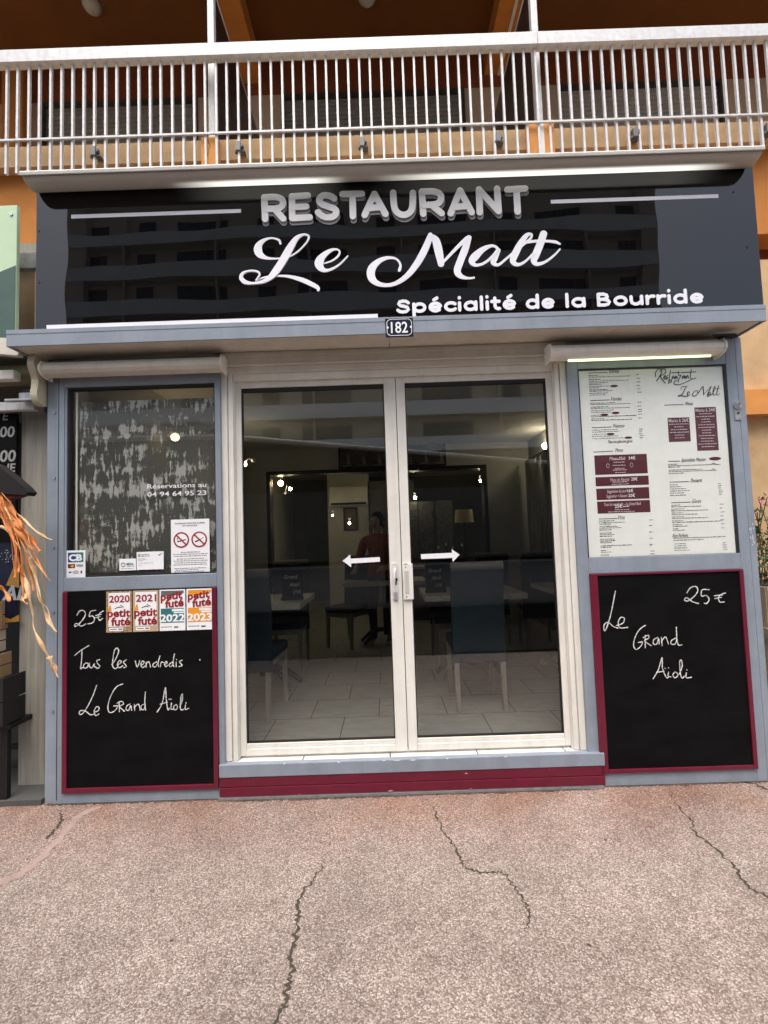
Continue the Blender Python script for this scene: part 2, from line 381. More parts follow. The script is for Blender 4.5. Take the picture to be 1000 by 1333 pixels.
def tile_mat(name, c1, c2, grout, tw, td, ox=0, oy=0, rough=.35):
    mt = bpy.data.materials.new(name); mt.use_nodes = True
    n = mt.node_tree; b = n.nodes['Principled BSDF']; b.inputs['Roughness'].default_value = rough
    tc = n.nodes.new('ShaderNodeTexCoord'); mp = n.nodes.new('ShaderNodeMapping'); mp.inputs['Location'].default_value = (ox, oy, 0)
    br = n.nodes.new('ShaderNodeTexBrick'); br.inputs['Scale'].default_value = 1
    br.inputs['Brick Width'].default_value = tw; br.inputs['Row Height'].default_value = td; br.inputs['Mortar Size'].default_value = .0035
    br.inputs['Color1'].default_value = (*c1, 1); br.inputs['Color2'].default_value = (*c2, 1); br.inputs['Mortar'].default_value = (*grout, 1)
    no = n.nodes.new('ShaderNodeTexNoise'); no.inputs['Scale'].default_value = 7; no.inputs['Detail'].default_value = 8
    mp2 = n.nodes.new('ShaderNodeMapping'); mp2.inputs['Scale'].default_value = (1, 3, 1)
    mx = n.nodes.new('ShaderNodeMix'); mx.data_type = 'RGBA'; mx.blend_type = 'MULTIPLY'; mx.inputs['Factor'].default_value = .6
    n.links.new(tc.outputs['Object'], mp.inputs[0]); n.links.new(mp.outputs[0], br.inputs['Vector'])
    n.links.new(tc.outputs['Object'], mp2.inputs[0]); n.links.new(mp2.outputs[0], no.inputs['Vector'])
    n.links.new(br.outputs[0], mx.inputs['A']); n.links.new(no.outputs[0], mx.inputs['B']); n.links.new(mx.outputs['Result'], b.inputs['Base Color'])
    return mt
FLOORT = tile_mat('grey floor tiles', (.40, .40, .38), (.36, .36, .34), (.03, .03, .03), .473, .39, .087+.2365, .0, .4)
STEPT = tile_mat('cream threshold tiles', (.95, .92, .86), (.85, .82, .76), (.10, .09, .08), .49, 1.0, .26, .5, .5)

def film_mat():
    mt = bpy.data.materials.new('peeling window film'); mt.use_nodes = True
    n = mt.node_tree; b = n.nodes['Principled BSDF']; out = n.nodes['Material Output']
    tc = n.nodes.new('ShaderNodeTexCoord')
    def noise(sc, st, det=6, rough=.6):
        mp = n.nodes.new('ShaderNodeMapping'); mp.inputs['Scale'].default_value = st
        no = n.nodes.new('ShaderNodeTexNoise'); no.inputs['Scale'].default_value = sc; no.inputs['Detail'].default_value = det; no.inputs['Roughness'].default_value = rough
        n.links.new(tc.outputs['Object'], mp.inputs[0]); n.links.new(mp.outputs[0], no.inputs['Vector']); return no.outputs[0]
    a = noise(52, (1, 1, .20), 6, .66); c = noise(6.5, (.8, 1, 1.8), 3)
    mm = n.nodes.new('ShaderNodeMath'); mm.operation = 'MULTIPLY_ADD'; mm.inputs[1].default_value = .75
    n.links.new(c, mm.inputs[0]); n.links.new(a, mm.inputs[2])
    th = n.nodes.new('ShaderNodeMapRange'); th.inputs[1].default_value = .90; th.inputs[2].default_value = .97
    n.links.new(mm.outputs[0], th.inputs[0])
    mx = n.nodes.new('ShaderNodeMix'); mx.data_type = 'RGBA'; mx.inputs['A'].default_value = (.078, .079, .068, 1); mx.inputs['B'].default_value = (.38, .38, .35, 1)
    n.links.new(th.outputs[0], mx.inputs['Factor']); n.links.new(mx.outputs['Result'], b.inputs['Base Color']); b.inputs['Roughness'].default_value = .7
    tr = n.nodes.new('ShaderNodeBsdfTransparent'); ms = n.nodes.new('ShaderNodeMixShader')
    al = n.nodes.new('ShaderNodeMapRange'); al.inputs[3].default_value = .62; al.inputs[4].default_value = .95
    n.links.new(th.outputs[0], al.inputs[0]); n.links.new(al.outputs[0], ms.inputs[0])
    n.links.new(tr.outputs[0], ms.inputs[1]); n.links.new(b.outputs[0], ms.inputs[2]); n.links.new(ms.outputs[0], out.inputs[0])
    return mt
FILM = film_mat()

def wood_mat(name, c1, c2, scale=3):
    mt = bpy.data.materials.new(name); mt.use_nodes = True
    n = mt.node_tree; b = n.nodes['Principled BSDF']; b.inputs['Roughness'].default_value = .7
    tc = n.nodes.new('ShaderNodeTexCoord'); mp = n.nodes.new('ShaderNodeMapping'); mp.inputs['Scale'].default_value = (9, 9, .7)
    wv = n.nodes.new('ShaderNodeTexWave'); wv.inputs['Scale'].default_value = scale; wv.inputs['Distortion'].default_value = 7; wv.inputs['Detail'].default_value = 4; wv.inputs['Detail Scale'].default_value = .6
    no = n.nodes.new('ShaderNodeTexNoise'); no.inputs['Scale'].default_value = 2.5; no.inputs['Detail'].default_value = 6
    ad = n.nodes.new('ShaderNodeMath'); ad.operation = 'MULTIPLY'
    cr = n.nodes.new('ShaderNodeValToRGB'); cr.color_ramp.elements[0].position = .12; cr.color_ramp.elements[1].position = .5
    cr.color_ramp.elements[0].color = (*c2, 1); cr.color_ramp.elements[1].color = (*c1, 1)
    n.links.new(tc.outputs['Object'], mp.inputs[0]); n.links.new(mp.outputs[0], wv.inputs[0]); n.links.new(mp.outputs[0], no.inputs['Vector'])
    n.links.new(wv.outputs['Fac'], ad.inputs[0]); n.links.new(no.outputs[0], ad.inputs[1]); ad.use_clamp = True
    n.links.new(ad.outputs[0], cr.inputs[0]); n.links.new(cr.outputs[0], b.inputs['Base Color'])
    return mt
BOARD = mat('weathered grey timber', (.30, .285, .24), .75, var=.30, scale=5, stretch=(10, 10, .45))
CRATEW = wood_mat('pale crate wood', (.50, .34, .19), (.33, .20, .10), 4)
CRATED = wood_mat('dark crate wood', (.012, .009, .008), (.005, .004, .004), 4)
#PART2 ============================================================ the ground
MB().box(-40, 40, -7, 8, -.25, 0).build('pavement', PAVE)['kind'] = 'structure'
o = MB().box(-40, 40, -7.15, -7, -.25, .005).build('kerb', mat('kerb stone', (.42, .40, .37), .8, var=.2, scale=8)); o['kind'] = 'structure'
o = MB().box(-60, 60, -26, -7.15, -.4, -.12).build('road', mat('asphalt', (.05, .05, .052), .95, var=.3, scale=30, spec=.05)); o['kind'] = 'structure'
o = MB().box(-300, 300, -300, 300, -.6, -.405).build('ground', mat('earth', (.22, .20, .17), .9)); o['kind'] = 'structure'

CRK = mat('crack dirt', (.05, .038, .028), .95, var=.5, scale=25, col2=(.055, .048, .03))
def crack(pts, w0, w1, nm='pavement_crack', m=CRK, jit=.010, k=9, world=False):
    P = [Vector((*p, 0)) for p in pts] if world else [gr(*p) for p in pts]; P = spline([(p.x, p.y) for p in P], k); n = len(P); vs = []; z = .002
    for i, p in enumerate(P):
        a = Vector(P[max(i-1, 0)]); b = Vector(P[min(i+1, n-1)]); d = (b-a).normalized(); nn = Vector((-d.y, d.x))
        t = i/(n-1); wd = 1.15*(w0+(w1-w0)*t)*random.uniform(.35, 1.5)*min(1, .15+6*t, .15+6*(1-t)); c = Vector(p)+nn*random.uniform(-jit, jit)
        l, r_ = c+nn*wd/2, c-nn*wd/2
        vs += [(l.x, l.y, z), (r_.x, r_.y, z)]
    o = MB().add(vs, [(2*i, 2*i+1, 2*i+3, 2*i+2) for i in range(n-1)]).build(nm, m); o['kind'] = 'structure'
    return o
crack([(556, 1040), (568, 1060), (579, 1085), (592, 1102), (600, 1122), (612, 1133), (640, 1136), (655, 1136)], .006, .009)
crack([(648, 1131), (662, 1143), (672, 1160), (684, 1176), (688, 1190), (685, 1214)], .007, .006)
crack([(424, 1120), (410, 1142), (396, 1160), (387, 1178), (388, 1200), (381, 1232), (379, 1265), (372, 1295), (366, 1320), (352, 1350)], .007, .016)
crack([(870, 1024), (880, 1046), (902, 1072), (903, 1082), (930, 1105), (958, 1130), (972, 1152), (1000, 1168), (1030, 1190)], .006, .010)
crack([(965, 1016), (985, 1022), (1015, 1034)], .018, .010, jit=.014)
MORT = mat('pink mortar', (.34, .245, .21), .9, var=.2, scale=14, bump=.3, bscale=120)
crack([(135, 1049), (105, 1062), (75, 1095), (48, 1122), (15, 1144), (-40, 1160)], .03, .045, 'mortar_joint', MORT, .006)
crack([(78, 1056), (81, 1066), (74, 1078), (60, 1094)], .010, .012)

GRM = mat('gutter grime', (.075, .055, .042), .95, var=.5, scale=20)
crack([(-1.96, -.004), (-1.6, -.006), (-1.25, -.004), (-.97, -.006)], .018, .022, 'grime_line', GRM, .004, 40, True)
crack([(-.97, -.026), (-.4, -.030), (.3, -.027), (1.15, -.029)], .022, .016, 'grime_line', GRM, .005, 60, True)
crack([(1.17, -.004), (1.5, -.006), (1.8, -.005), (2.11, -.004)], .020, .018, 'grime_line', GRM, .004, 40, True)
# ============================================================ shop front
sf = thing('shopfront', 'blue-grey framed restaurant front with cream sliding glass doors below the black sign', 'shop front', (0, .06, 0))
# left bay frame
fb = MB()
fb.box(-1.945, -1.882, .012, .09, 0, 2.51)
fb.box(-1.882, -1.838, 0, .09, 0, 2.51)
fb.box(-.966, -.934, 0, .09, 0, 2.51)
fb.box(-1.838, -.966, 0, .09, 2.345, 2.51)
fb.box(-1.838, -.966, 0, .09, 1.165, 1.243)
fb.box(-1.838, -.966, 0, .09, .0, .058)
fb.box(-1.838, -1.826, .004, .09, 1.243, 2.345)
LB = fb.build('bay_frame', GREY, sf, .003)
LB['label'] = 'grey frame of the left bay'
mb = MB().box(-1.872, -1.868, -.001, .001, .02, 2.5); mb.build('joint_line', RUBBER, sf)
for z in (1.05, 1.42, 1.82, 2.2, .5): MB().cyl((-1.90, .006, z), (-1.90, .013, z), .006, 10).build('screw', STEEL, sf)
# display window
WX0, WX1, WZ0, WZ1 = -1.826, -.966, 1.243, 2.345
wf = MB().frame(WX0, WX1, WZ0, WZ1, .012, .06, .010, .008, .008, .01).build('window_seal', RUBBER, sf)
gp = MB().box(WX0+.011, WX1-.009, .030, .034, WZ0+.009, WZ1-.011).build('window_glass', GLASSW, sf)
fl = MB().box(WX0+.05, WX1-.02, .046, .0475, WZ0+.02, WZ1-.075).build('peeling_film', FILM, sf)
fl['label'] = 'old grey window film peeling off in vertical flakes'
MB().tube([(WX0+.033, .045, WZ0+.02), (WX0+.033, .045, WZ1-.02)], .006, 6).build('window_bead', WHITE, sf)
# reservation lettering on the glass
rl = text('Réservations au', -1.372, 1.741, .0285, PAPERW, sf, 'window_lettering', h=.026, width=.342, off=.004)
rl = text('04 94 64 95 23', -1.372, 1.694, .0285, PAPERW, sf, 'window_lettering', h=.027, width=.342, off=.008)

# right bay frame
fb = MB()
fb.box(1.084, 1.146, 0, .09, 0, 2.51); fb.box(2.008, 2.066, 0, .09, 0, 2.51); fb.box(2.069, 2.108, .004, .75, 0, 2.51)
fb.box(1.146, 2.008, 0, .09, 2.352, 2.51); fb.box(1.146, 2.008, 0, .09, 1.168, 1.258); fb.box(1.146, 2.008, 0, .09, 0, .072)
RB = fb.build('bay_frame', GREY, sf, .003); RB['label'] = 'grey frame of the right bay'
mb = MB().box(2.066, 2.069, .006, .08, 0, 2.5); mb.build('joint_line', RUBBER, sf)
lk = MB().cyl((2.052, -.012, 2.105), (2.052, .0, 2.105), .024, 18).box(2.033, 2.071, -.006, 0, 2.02, 2.095).build('case_lock', STEEL, sf, .002)
MB().tube([(2.052+.012*math.cos(t*.35), -.020, 2.108+.016*math.sin(t*.35)) for t in range(18)], .003, 6).build('lock_ring', STEEL, lk)
MB().cyl((2.052, -.009, 2.06), (2.052, -.006, 2.06), .006, 10).build('key_hole', DARKM, lk)
mb = MB()
for i in range(14):
    z = 1.36+random.uniform(-.06, .06); x = 2.085+random.uniform(-.012, .012)
    mb.plate([(x+random.uniform(.001, .005)*math.cos(a), z+random.uniform(.002, .012)*math.sin(a)) for a in (0, 1.2, 2.2, 3.3, 4.4, 5.4)], .0025, .0014)
mb.build('chipped_paint', mat('bare patch', (.50, .53, .58), .6), RB)

# header
hd = MB()
hd.box(-.934, 1.084, .0, .09, 2.437, 2.519); hd.box(-.934, 1.084, .012, .09, 2.400, 2.437); hd.box(-.934, 1.084, -.004, .0, 2.487, 2.51)
hd.box(-.934, 1.084, -.006, .0, 2.437, 2.449)
hd.build('header_beam', SOFFIT, sf, .003)
# door frame
df = MB()
for s_, x0 in ((1, -.934), (-1, 1.084)):
    for (a, b, y0) in ((0, .034, .020), (.034, .040, .034), (.040, .066, .026), (.066, .070, .045)):
        xa, xb = sorted((x0+s_*a, x0+s_*b)); df.box(xa, xb, y0, .115, .19, 2.400)
df.box(-.864, 1.014, .030, .115, 2.362, 2.400)
df.box(-.864, 1.014, .075, .115, .186, .200)
DF = df.build('door_frame', WHITE, sf, .002)
def door_leaf(x0, x1, lw, rw, lab):
    mb = MB(); z0, z1 = .200, 2.362
    mb.box(x0, x0+lw, .06, .10, z0, z1); mb.box(x1-rw, x1, .06, .10, z0, z1)
    mb.box(x0+lw, x1-rw, .06, .10, z0, z0+.038); mb.box(x0+lw, x1-rw, .066, .10, z0+.038, z0+.066)
    mb.box(x0+lw, x1-rw, .06, .10, 2.325, z1)
    d = mb.build('sliding_door', WHITE, sf, .003); d['label'] = lab
    MB().frame(x0+lw, x1-rw, z0+.066, 2.325, .070, .095, .006, .006, .005, .022).build('glazing_seal', RUBBER, d)
    MB().box(x0+lw+.006, x1-rw-.006, .078, .084, z0+.071, 2.303).build('glass_pane', GLASS, d)
    return d
DL = door_leaf(-.864, .086, .034, .068, 'left sliding door leaf with lever lock')
DR = door_leaf(.090, 1.014, .052, .034, 'right sliding door leaf with flush pull plate')
def arrow(d, pts, Y):
    MB().plate([(at(x, y, Y).x, at(x, y, Y).z) for x, y in pts], Y, .0008).build('arrow_decal', PAPERW, d)
arrow(DL, [(446, 730.2), (456, 722), (456.5, 727.3), (494.5, 725.2), (495, 731.2), (457, 733.5), (457.5, 738.5)], .0765)
arrow(DR, [(548, 721.5), (588.5, 719.5), (588, 715), (598.5, 722), (589.5, 731.5), (589, 726.3), (548.5, 727.8)], .0765)
# lock on the left leaf
mb = MB()
prof = [(.030, 1.245), (.034, 1.262), (.048, 1.266), (.060, 1.262), (.064, 1.245), (.064, 1.07), (.060, 1.052), (.047, 1.048), (.034, 1.052), (.030, 1.07)]
mb.plate(prof, .052, .008)
hl = mb.build('lock_plate', ALU, DL, .002)
MB().tube([(.047, .052, 1.228), (.047, .02, 1.228), (.044, .012, 1.215), (.040, .012, 1.16), (.038, .016, 1.12)], [.008, .008, .008, .007, .006], 8).build('lever', ALU, hl)
MB().cyl((.050, .049, 1.168), (.050, .052, 1.168), .0105, 14).box(.0455, .0545, .049, .052, 1.138, 1.165).build('key_hole', DARKM, hl)
MB().box(.036, .058, .046, .052, 1.052, 1.098).build('finger_pull', mat('worn aluminium', (.45, .45, .43), .4, metal=.3), hl, .004)
# pull plate on right leaf
pp = MB().box(.094, .150, .046, .06, 1.052, 1.258).build('pull_plate', WHITE, DR, .003)
MB().box(.102, .126, .0445, .046, 1.085, 1.215).build('finger_recess', mat('shadow grey aluminium', (.50, .49, .45), .5), pp)
mb = MB()
for z in (1.238, 1.068): mb.cyl((.110, .0445, z), (.110, .046, z), .0035, 10)
mb.box(.100, .122, .0450, .046, 1.2585-.004, 1.258)
mb.build('screw', DARKM, pp)
# threshold step
st = MB().box(-.962, 1.166, -.018, .02, .118, .188).build('doorstep_edge', GREY, sf, .004)
MB().box(-.958, 1.162, .02, .108, .10, .1865).build('threshold_tiles', STEPT, sf)
mb = MB(); mb.box(-.960, 1.164, -.014, .06, .066, .118); mb.box(-.960, 1.164, -.016, .06, .014, .064)
rs = mb.build('doorstep_riser', RED, sf, .003)
MB().box(-.966, 1.150, -.022, .05, .0, .013).build('base_strip', STEEL, sf)
mb = MB()
for x, z, a in ((-.05, .187, .012), (.02, .186, .02), (.30, .187, .007), (.11, .185, .02), (-.60, .187, .008), (.62, .187, .012), (-.3, .186, .009)):
    mb.plate([(x+a*random.uniform(.6, 1.2)*math.cos(t), z-.002+.004*math.sin(t)*random.uniform(.4, 1.0)) for t in (0, 1, 2.1, 3.1, 4.2, 5.2)], -.0186, .0008)
mb.build('paint_chip', mat('chip undercoat', (.75, .74, .70), .7), st)
mb = MB()
for x, z, a in ((-.02, .022, .016), (.42, .02, .006), (.86, .105, .004), (-.52, .018, .006), (.40, .10, .010)):
    mb.plate([(x+a*random.uniform(.6, 1.2)*math.cos(t), z+a*.3*math.sin(t)*random.uniform(.4, 1.0)) for t in (0, 1, 2.1, 3.1, 4.2, 5.2)], -.0170 if z < .066 else -.0148, .0006)
mb.build('paint_chip', mat('chip undercoat pink', (.55, .36, .38), .7), rs)

# ============================================================ chalkboards
def wcv(x0, y0, sc): return zoomed(x0, y0, sc)
cb = thing('chalkboard', 'black chalkboard reading Tous les vendredis, left of the doors, stickers on its top edge', 'chalkboard', (-1.40, -.01, .06))
MB().box(-1.808, -.992, -.006, .004, .086, 1.164).build('board', BLACK, cb)
mb = MB(); mb.box(-1.835, -1.808, -.014, .004, .060, 1.164); mb.box(-.992, -.967, -.014, .004, .060, 1.164); mb.box(-1.808, -.992, -.014, .004, .060, .086)
mb.build('board_edging', RED, cb, .002)
cv = wcv(80, 760, 4.762); CY = -.0065
def chalk(parent, lines, cv, wd):
    for ln in lines:
        ln = sorted(ln, key=lambda st_: min(p[0] for p in st_)); words = []; xe = -1e9
        for st_ in ln:
            if min(p[0] for p in st_) > xe+40: words.append([])
            words[-1].append(st_); xe = max(xe, max(p[0] for p in st_))
        for wd_ in words:
            mb = MB(); q = []
            for st_ in wd_:
                sp = spline([(float(a), float(b)) for a, b in st_], 5)
                q.append([(x+random.uniform(-.4, .4), y+random.uniform(-.4, .4), wd*random.uniform(.75, 1.2)) for x, y in sp])
            put(mb, q, cv, CY, wd, .0007, False, 1/(cv((1, 0))[0]-cv((0, 0))[0]))
            mb.build('chalk_writing', CHALK, parent)
chalk(cb, [
 [[(98, 195), (112, 170), (138, 166), (150, 188), (135, 220), (105, 252), (86, 264), (84, 252), (98, 246), (125, 262), (152, 248)], [(214, 164), (182, 171), (173, 202), (192, 198), (206, 216), (196, 240), (164, 248)], [(260, 168), (238, 183), (228, 205), (238, 226), (256, 214)], [(214, 196), (248, 188)], [(214, 209), (240, 203)]],
 [[(83, 444), (122, 412), (172, 382)], [(128, 414), (126, 470), (120, 526), (130, 518)], [(152, 490), (138, 504), (142, 522), (160, 518), (168, 498), (154, 489)], [(176, 490), (174, 512), (190, 520), (205, 495), (203, 510), (212, 516)], [(238, 470), (220, 476), (226, 495), (239, 510), (225, 524), (211, 514)],
  [(312, 500), (335, 470), (355, 420), (346, 398), (330, 412), (321, 460), (318, 508), (335, 526), (352, 512)], [(345, 502), (364, 494), (372, 480), (358, 477), (349, 500), (360, 520), (381, 508)], [(402, 472), (385, 484), (396, 500), (403, 512), (388, 520)],
  [(458, 478), (471, 516), (486, 476)], [(492, 506), (510, 495), (512, 482), (500, 481), (493, 503), (505, 519), (521, 508)], [(526, 484), (526, 516)], [(526, 496), (540, 482), (548, 495), (553, 516)], [(590, 484), (571, 495), (568, 512), (585, 513), (599, 490)], [(611, 448), (600, 490), (604, 514)], [(614, 514), (620, 486), (634, 488)], [(640, 502), (656, 490), (650, 481), (639, 497), (648, 513), (662, 504)], [(690, 485), (673, 495), (671, 511), (685, 509), (696, 490)], [(701, 436), (692, 490), (698, 513)], [(712, 484), (712, 513)], [(714, 468), (715, 471)], [(749, 474), (732, 481), (741, 495), (748, 506), (729, 513)]],
 [[(219, 630), (197, 690), (166, 755), (135, 802), (113, 808), (118, 786), (150, 789), (180, 811), (202, 808)], [(204, 796), (230, 785), (233, 765), (216, 764), (204, 790), (212, 816), (234, 806)],
  [(380, 621), (340, 640), (305, 700), (289, 760), (298, 796), (325, 791), (345, 770), (345, 756), (324, 757), (352, 754)], [(358, 730), (360, 792)], [(345, 740), (374, 728), (386, 745), (362, 761), (391, 789)], [(426, 745), (408, 755), (401, 778), (418, 783), (430, 755), (436, 782)], [(452, 747), (455, 786)], [(455, 762), (475, 745), (485, 760), (489, 783)], [(516, 745), (497, 755), (495, 776), (512, 779), (520, 755)], [(521, 670), (518, 730), (523, 782)],
  [(594, 794), (625, 740), (645, 642), (650, 710), (660, 779), (669, 772)], [(613, 746), (657, 734)], [(683, 740), (680, 776), (692, 776)], [(668, 714), (669, 717)], [(679, 713), (680, 716)], [(712, 748), (697, 760), (700, 779), (716, 776), (719, 756), (711, 748)], [(735, 762), (750, 720), (751, 684), (742, 700), (738, 768), (748, 782), (758, 776)], [(770, 750), (768, 778), (789, 772)], [(772, 737), (773, 740)], [(858, 468), (859, 472)]],
], cv, 5.6)
cb2 = thing('chalkboard', 'black chalkboard with dark red edging below the white menu sheet', 'chalkboard', (1.58, -.01, .07))
MB().box(1.186, 1.986, -.006, .004, .094, 1.157).build('board', BLACK, cb2)
mb = MB(); mb.box(1.144, 1.186, -.014, .004, .072, 1.168); mb.box(1.986, 2.009, -.014, .004, .073, 1.168); mb.box(1.186, 1.986, -.014, .004, .073, .094); mb.box(1.186, 1.986, -.014, .004, 1.157, 1.168)
mb.build('board_edging', RED, cb2, .002)
chalk(cb2, [
 [[(622, 108), (645, 75), (680, 68), (692, 95), (670, 130), (630, 160), (605, 157), (620, 140), (655, 165), (696, 178)], [(765, 88), (720, 90), (716, 130), (745, 125), (766, 150), (750, 178), (735, 176)], [(874, 110), (845, 118), (827, 140), (835, 168), (864, 168)], [(800, 128), (852, 122)], [(803, 146), (845, 138)]],
 [[(156, 98), (140, 180), (120, 270), (95, 345), (83, 352), (82, 318), (108, 300), (140, 326), (172, 338)], [(162, 322), (205, 305), (214, 275), (190, 269), (174, 300), (185, 336), (237, 333)]],
 [[(352, 320), (315, 345), (285, 395), (274, 450), (290, 477), (320, 457), (331, 430), (303, 432), (331, 427)], [(350, 385), (350, 467)], [(337, 400), (370, 384), (371, 405), (345, 420), (388, 452)], [(432, 398), (405, 415), (404, 441), (425, 441), (436, 405), (441, 442)], [(455, 398), (460, 452)], [(460, 417), (480, 395), (490, 410), (501, 441)], [(546, 404), (520, 420), (519, 441), (545, 441), (556, 410)], [(553, 332), (555, 400), (565, 446), (588, 447)]],
 [[(402, 667), (435, 610), (460, 528), (462, 600), (488, 660), (502, 655)], [(424, 626), (472, 619)], [(479, 599), (482, 601)], [(500, 596), (503, 598)], [(502, 625), (499, 650), (516, 656)], [(545, 624), (530, 640), (540, 661), (560, 651), (556, 630), (544, 624)], [(568, 642), (590, 590), (586, 548), (574, 560), (580, 640), (590, 663), (606, 650)], [(618, 630), (617, 660), (650, 658)], [(620, 609), (622, 611)]],
], wcv(770, 750, 5.0), 5.8)

# ============================================================ guide stickers on the left chalkboard
def sx(px, py=795, Y=-.0075): return at(px, py, Y).x
TAN = mat('kraft brown', (.50, .36, .22), .6); TEAL = mat('teal print', (.03, .16, .17), .5); AMB = mat('amber print', (.75, .30, .02), .5); REDP = mat('red print', (.27, .006, .01), .5)
LEOP = mat('speckled brown border', (.10, .06, .03), .6, scale=70, col2=(.55, .38, .20))
def guide(px0, px1, year, lab, border, old):
    x0, x1 = sx(px0), sx(px1); z1, z0 = 1.159, .929; W_ = x1-x0; H_ = z1-z0
    t = thing('guide_sticker', lab, 'sticker', ((x0+x1)/2, -.007, z0), 'guide stickers along the top of the left chalkboard')
    MB().rect(x0, x1, z0, z1, -.0075, .0015).build('backing', border, t)
    Y = -.0078
    X = lambda u: x0+u*W_
    Z = lambda v: z0+v*H_
    if old:
        MB().rect(X(.09), X(.93), Z(.14), Z(.96), Y, .0004).build('panel', PAPERW, t)
        text(year, X(.52), Z(.73), Y-.0004, REDP, t, 'year_lettering', h=H_*.17, width=W_*.80, off=.022, align='c')
        text('petit', X(.05), Z(.38), Y-.0004, REDP, t, 'lettering', h=H_*.18, width=W_*.90, off=.03)
        text('futé', X(.20), Z(.17), Y-.0008, REDP, t, 'lettering', h=H_*.20, width=W_*.74, off=.03)
        fm = MB()
        for u in (.13, .17): fm.plate([(X(u-.05), Z(.52)), (X(u+.05), Z(.52)), (X(u+.03), Z(.60)), (X(u), Z(.69)), (X(u-.03), Z(.60))], Y-.0004-.0004*(u > .15), .0004)
        fm.build('flame_print', AMB, t)
        MB().stroke([(X(.35), Z(.58), .004), (X(.5), Z(.615), .005), (X(.62), Z(.60), .003)], Y-.0004, .0004).stroke([(X(.56), Z(.66), .004), (X(.68), Z(.61), .003)], Y-.0006, .0004).build('bird_print', INK, t)
        MB().rect(X(.12), X(.66), Z(.035), Z(.115), Y, .0004).build('panel', PAPERW, t)
        mb = MB(); mb.rect(X(.16), X(.42), Z(.07), Z(.085), Y-.0003, .0003); mb.rect(X(.48), X(.63), Z(.065), Z(.09), Y-.0003, .0003); mb.build('small_print', INK, t)
    else:
        c = TEAL if year == '2022' else AMB
        MB().rect(X(.05), X(.95), Z(.19), Z(.54), Y, .0004).build('panel', c, t)
        MB().plate([(X(.06), Z(.97)), (X(.94), Z(.97)), (X(.94), Z(.90)), (X(.06), Z(.83))], Y, .0004).build('panel', INKG if year == '2022' else AMB, t)
        text('petit', X(.05), Z(.735), Y-.0006, REDP, t, 'lettering', h=H_*.17, width=W_*.84, off=.03, rise=.10)
        text('futé', X(.22), Z(.56), Y-.0010, REDP, t, 'lettering', h=H_*.19, width=W_*.72, off=.03, rise=.08)
        mb = MB(); mb.rect(X(.48), X(.95), Z(.47), Z(.52), Y-.0003, .0003); mb.rect(X(.55), X(.95), Z(.42), Z(.455), Y-.0003, .0003); mb.build('small_print', PAPERW, t)
        text(year, X(.50), Z(.225), Y-.0004, PAPERW, t, 'year_lettering', h=H_*.175, width=W_*.94, off=.028, align='c')
        mb = MB(); mb.rect(X(.06), X(.48), Z(.085), Z(.10), Y, .0003); mb.rect(X(.56), X(.72), Z(.065), Z(.10), Y, .0003); mb.build('small_print', INK, t)
guide(138.3, 171.7, '2020', 'guide sticker for 2020 with speckled brown border, leftmost in the row', LEOP, True)
guide(173.2, 206.4, '2021', 'guide sticker for 2021 with plain kraft brown border', TAN, True)
guide(207.8, 241.4, '2022', 'white and teal guide sticker for 2022', PAPERW, False)
guide(243.0, 277.0, '2023', 'white and orange guide sticker for 2023', PAPERW, False)

# ============================================================ stickers on the left window
def wx(px, py, Y): p = at(px, py, Y); return p.x, p.z
Y = .0275
x0, z0 = wx(86, 752, .01); x1, z1 = wx(111.5, 716, .01)
t = thing('payment_sticker', 'small white sticker of card payment logos in the lower left corner of the window', 'sticker', (x0, .01, z0))
MB().rect(x0, x1, z0, z1, .008, .002).build('backing', PAPERW, t); W_, H_ = x1-x0, z1-z0
BLUEP = mat('deep blue print', (.01, .05, .19), .4); GREENP = mat('green print', (.01, .16, .13), .4)
mb = MB(); mb.rect(x0+.11*W_, x0+.5*W_, z0+.56*H_, z0+.92*H_, .0075, .0005); mb.build('logo_panel', BLUEP, t)
mb = MB(); mb.rect(x0+.5*W_, x0+.90*W_, z0+.56*H_, z0+.92*H_, .0075, .0005); mb.build('logo_panel', GREENP, t)
text('CB', x0+.5*W_, z0+.62*H_, .0072, PAPERW, t, 'logo_lettering', h=H_*.24, width=W_*.68, off=.05, align='c')
MB().rect(x0+.11*W_, x0+.47*W_, z0+.345*H_, z0+.50*H_, .0075, .0005).build('logo_panel', INK, t)
MB().cyl((x0+.24*W_, .0072, z0+.423*H_), (x0+.24*W_, .0076, z0+.423*H_), .0085, 14).build('logo_disc', REDP, t)
MB().cyl((x0+.34*W_, .0070, z0+.423*H_), (x0+.34*W_, .0076, z0+.423*H_), .0085, 14).build('logo_disc', AMB, t)
text('VISA', x0+.72*W_, z0+.39*H_, .0075, BLUEP, t, 'logo_lettering', h=H_*.09, width=W_*.36, off=.02, align='c')
mb = MB(); mb.rect(x0+.16*W_, x0+.28*W_, z0+.17*H_, z0+.22*H_, .0075, .0005); mb.rect(x0+.76*W_, x0+.84*W_, z0+.14*H_, z0+.24*H_, .0075, .0005)
mb.tube([(x0+(.52+.15*math.cos(a*.45))*W_, .0076, z0+(.19+.055*math.sin(a*.45))*H_) for a in range(15)], .0009, 4)
for k in (.46, .52, .58): mb.rect(x0+(k-.012)*W_, x0+(k+.012)*W_, z0+.16*H_, z0+.22*H_, .0075, .0005)
mb.build('small_symbol', INK, t)
def lines(mb, x0, x1, z, h, Y, wmin=.008, wmax=.03, gap=.004, fill=1.0):
    x = x0
    while x < x1-wmin*.5:
        wd = min(random.uniform(wmin, wmax), x1-x)
        if random.random() < fill: mb.rect(x, x+wd, z, z+h*random.uniform(.7, 1.05), Y, .0004)
        x += wd+gap
    return mb
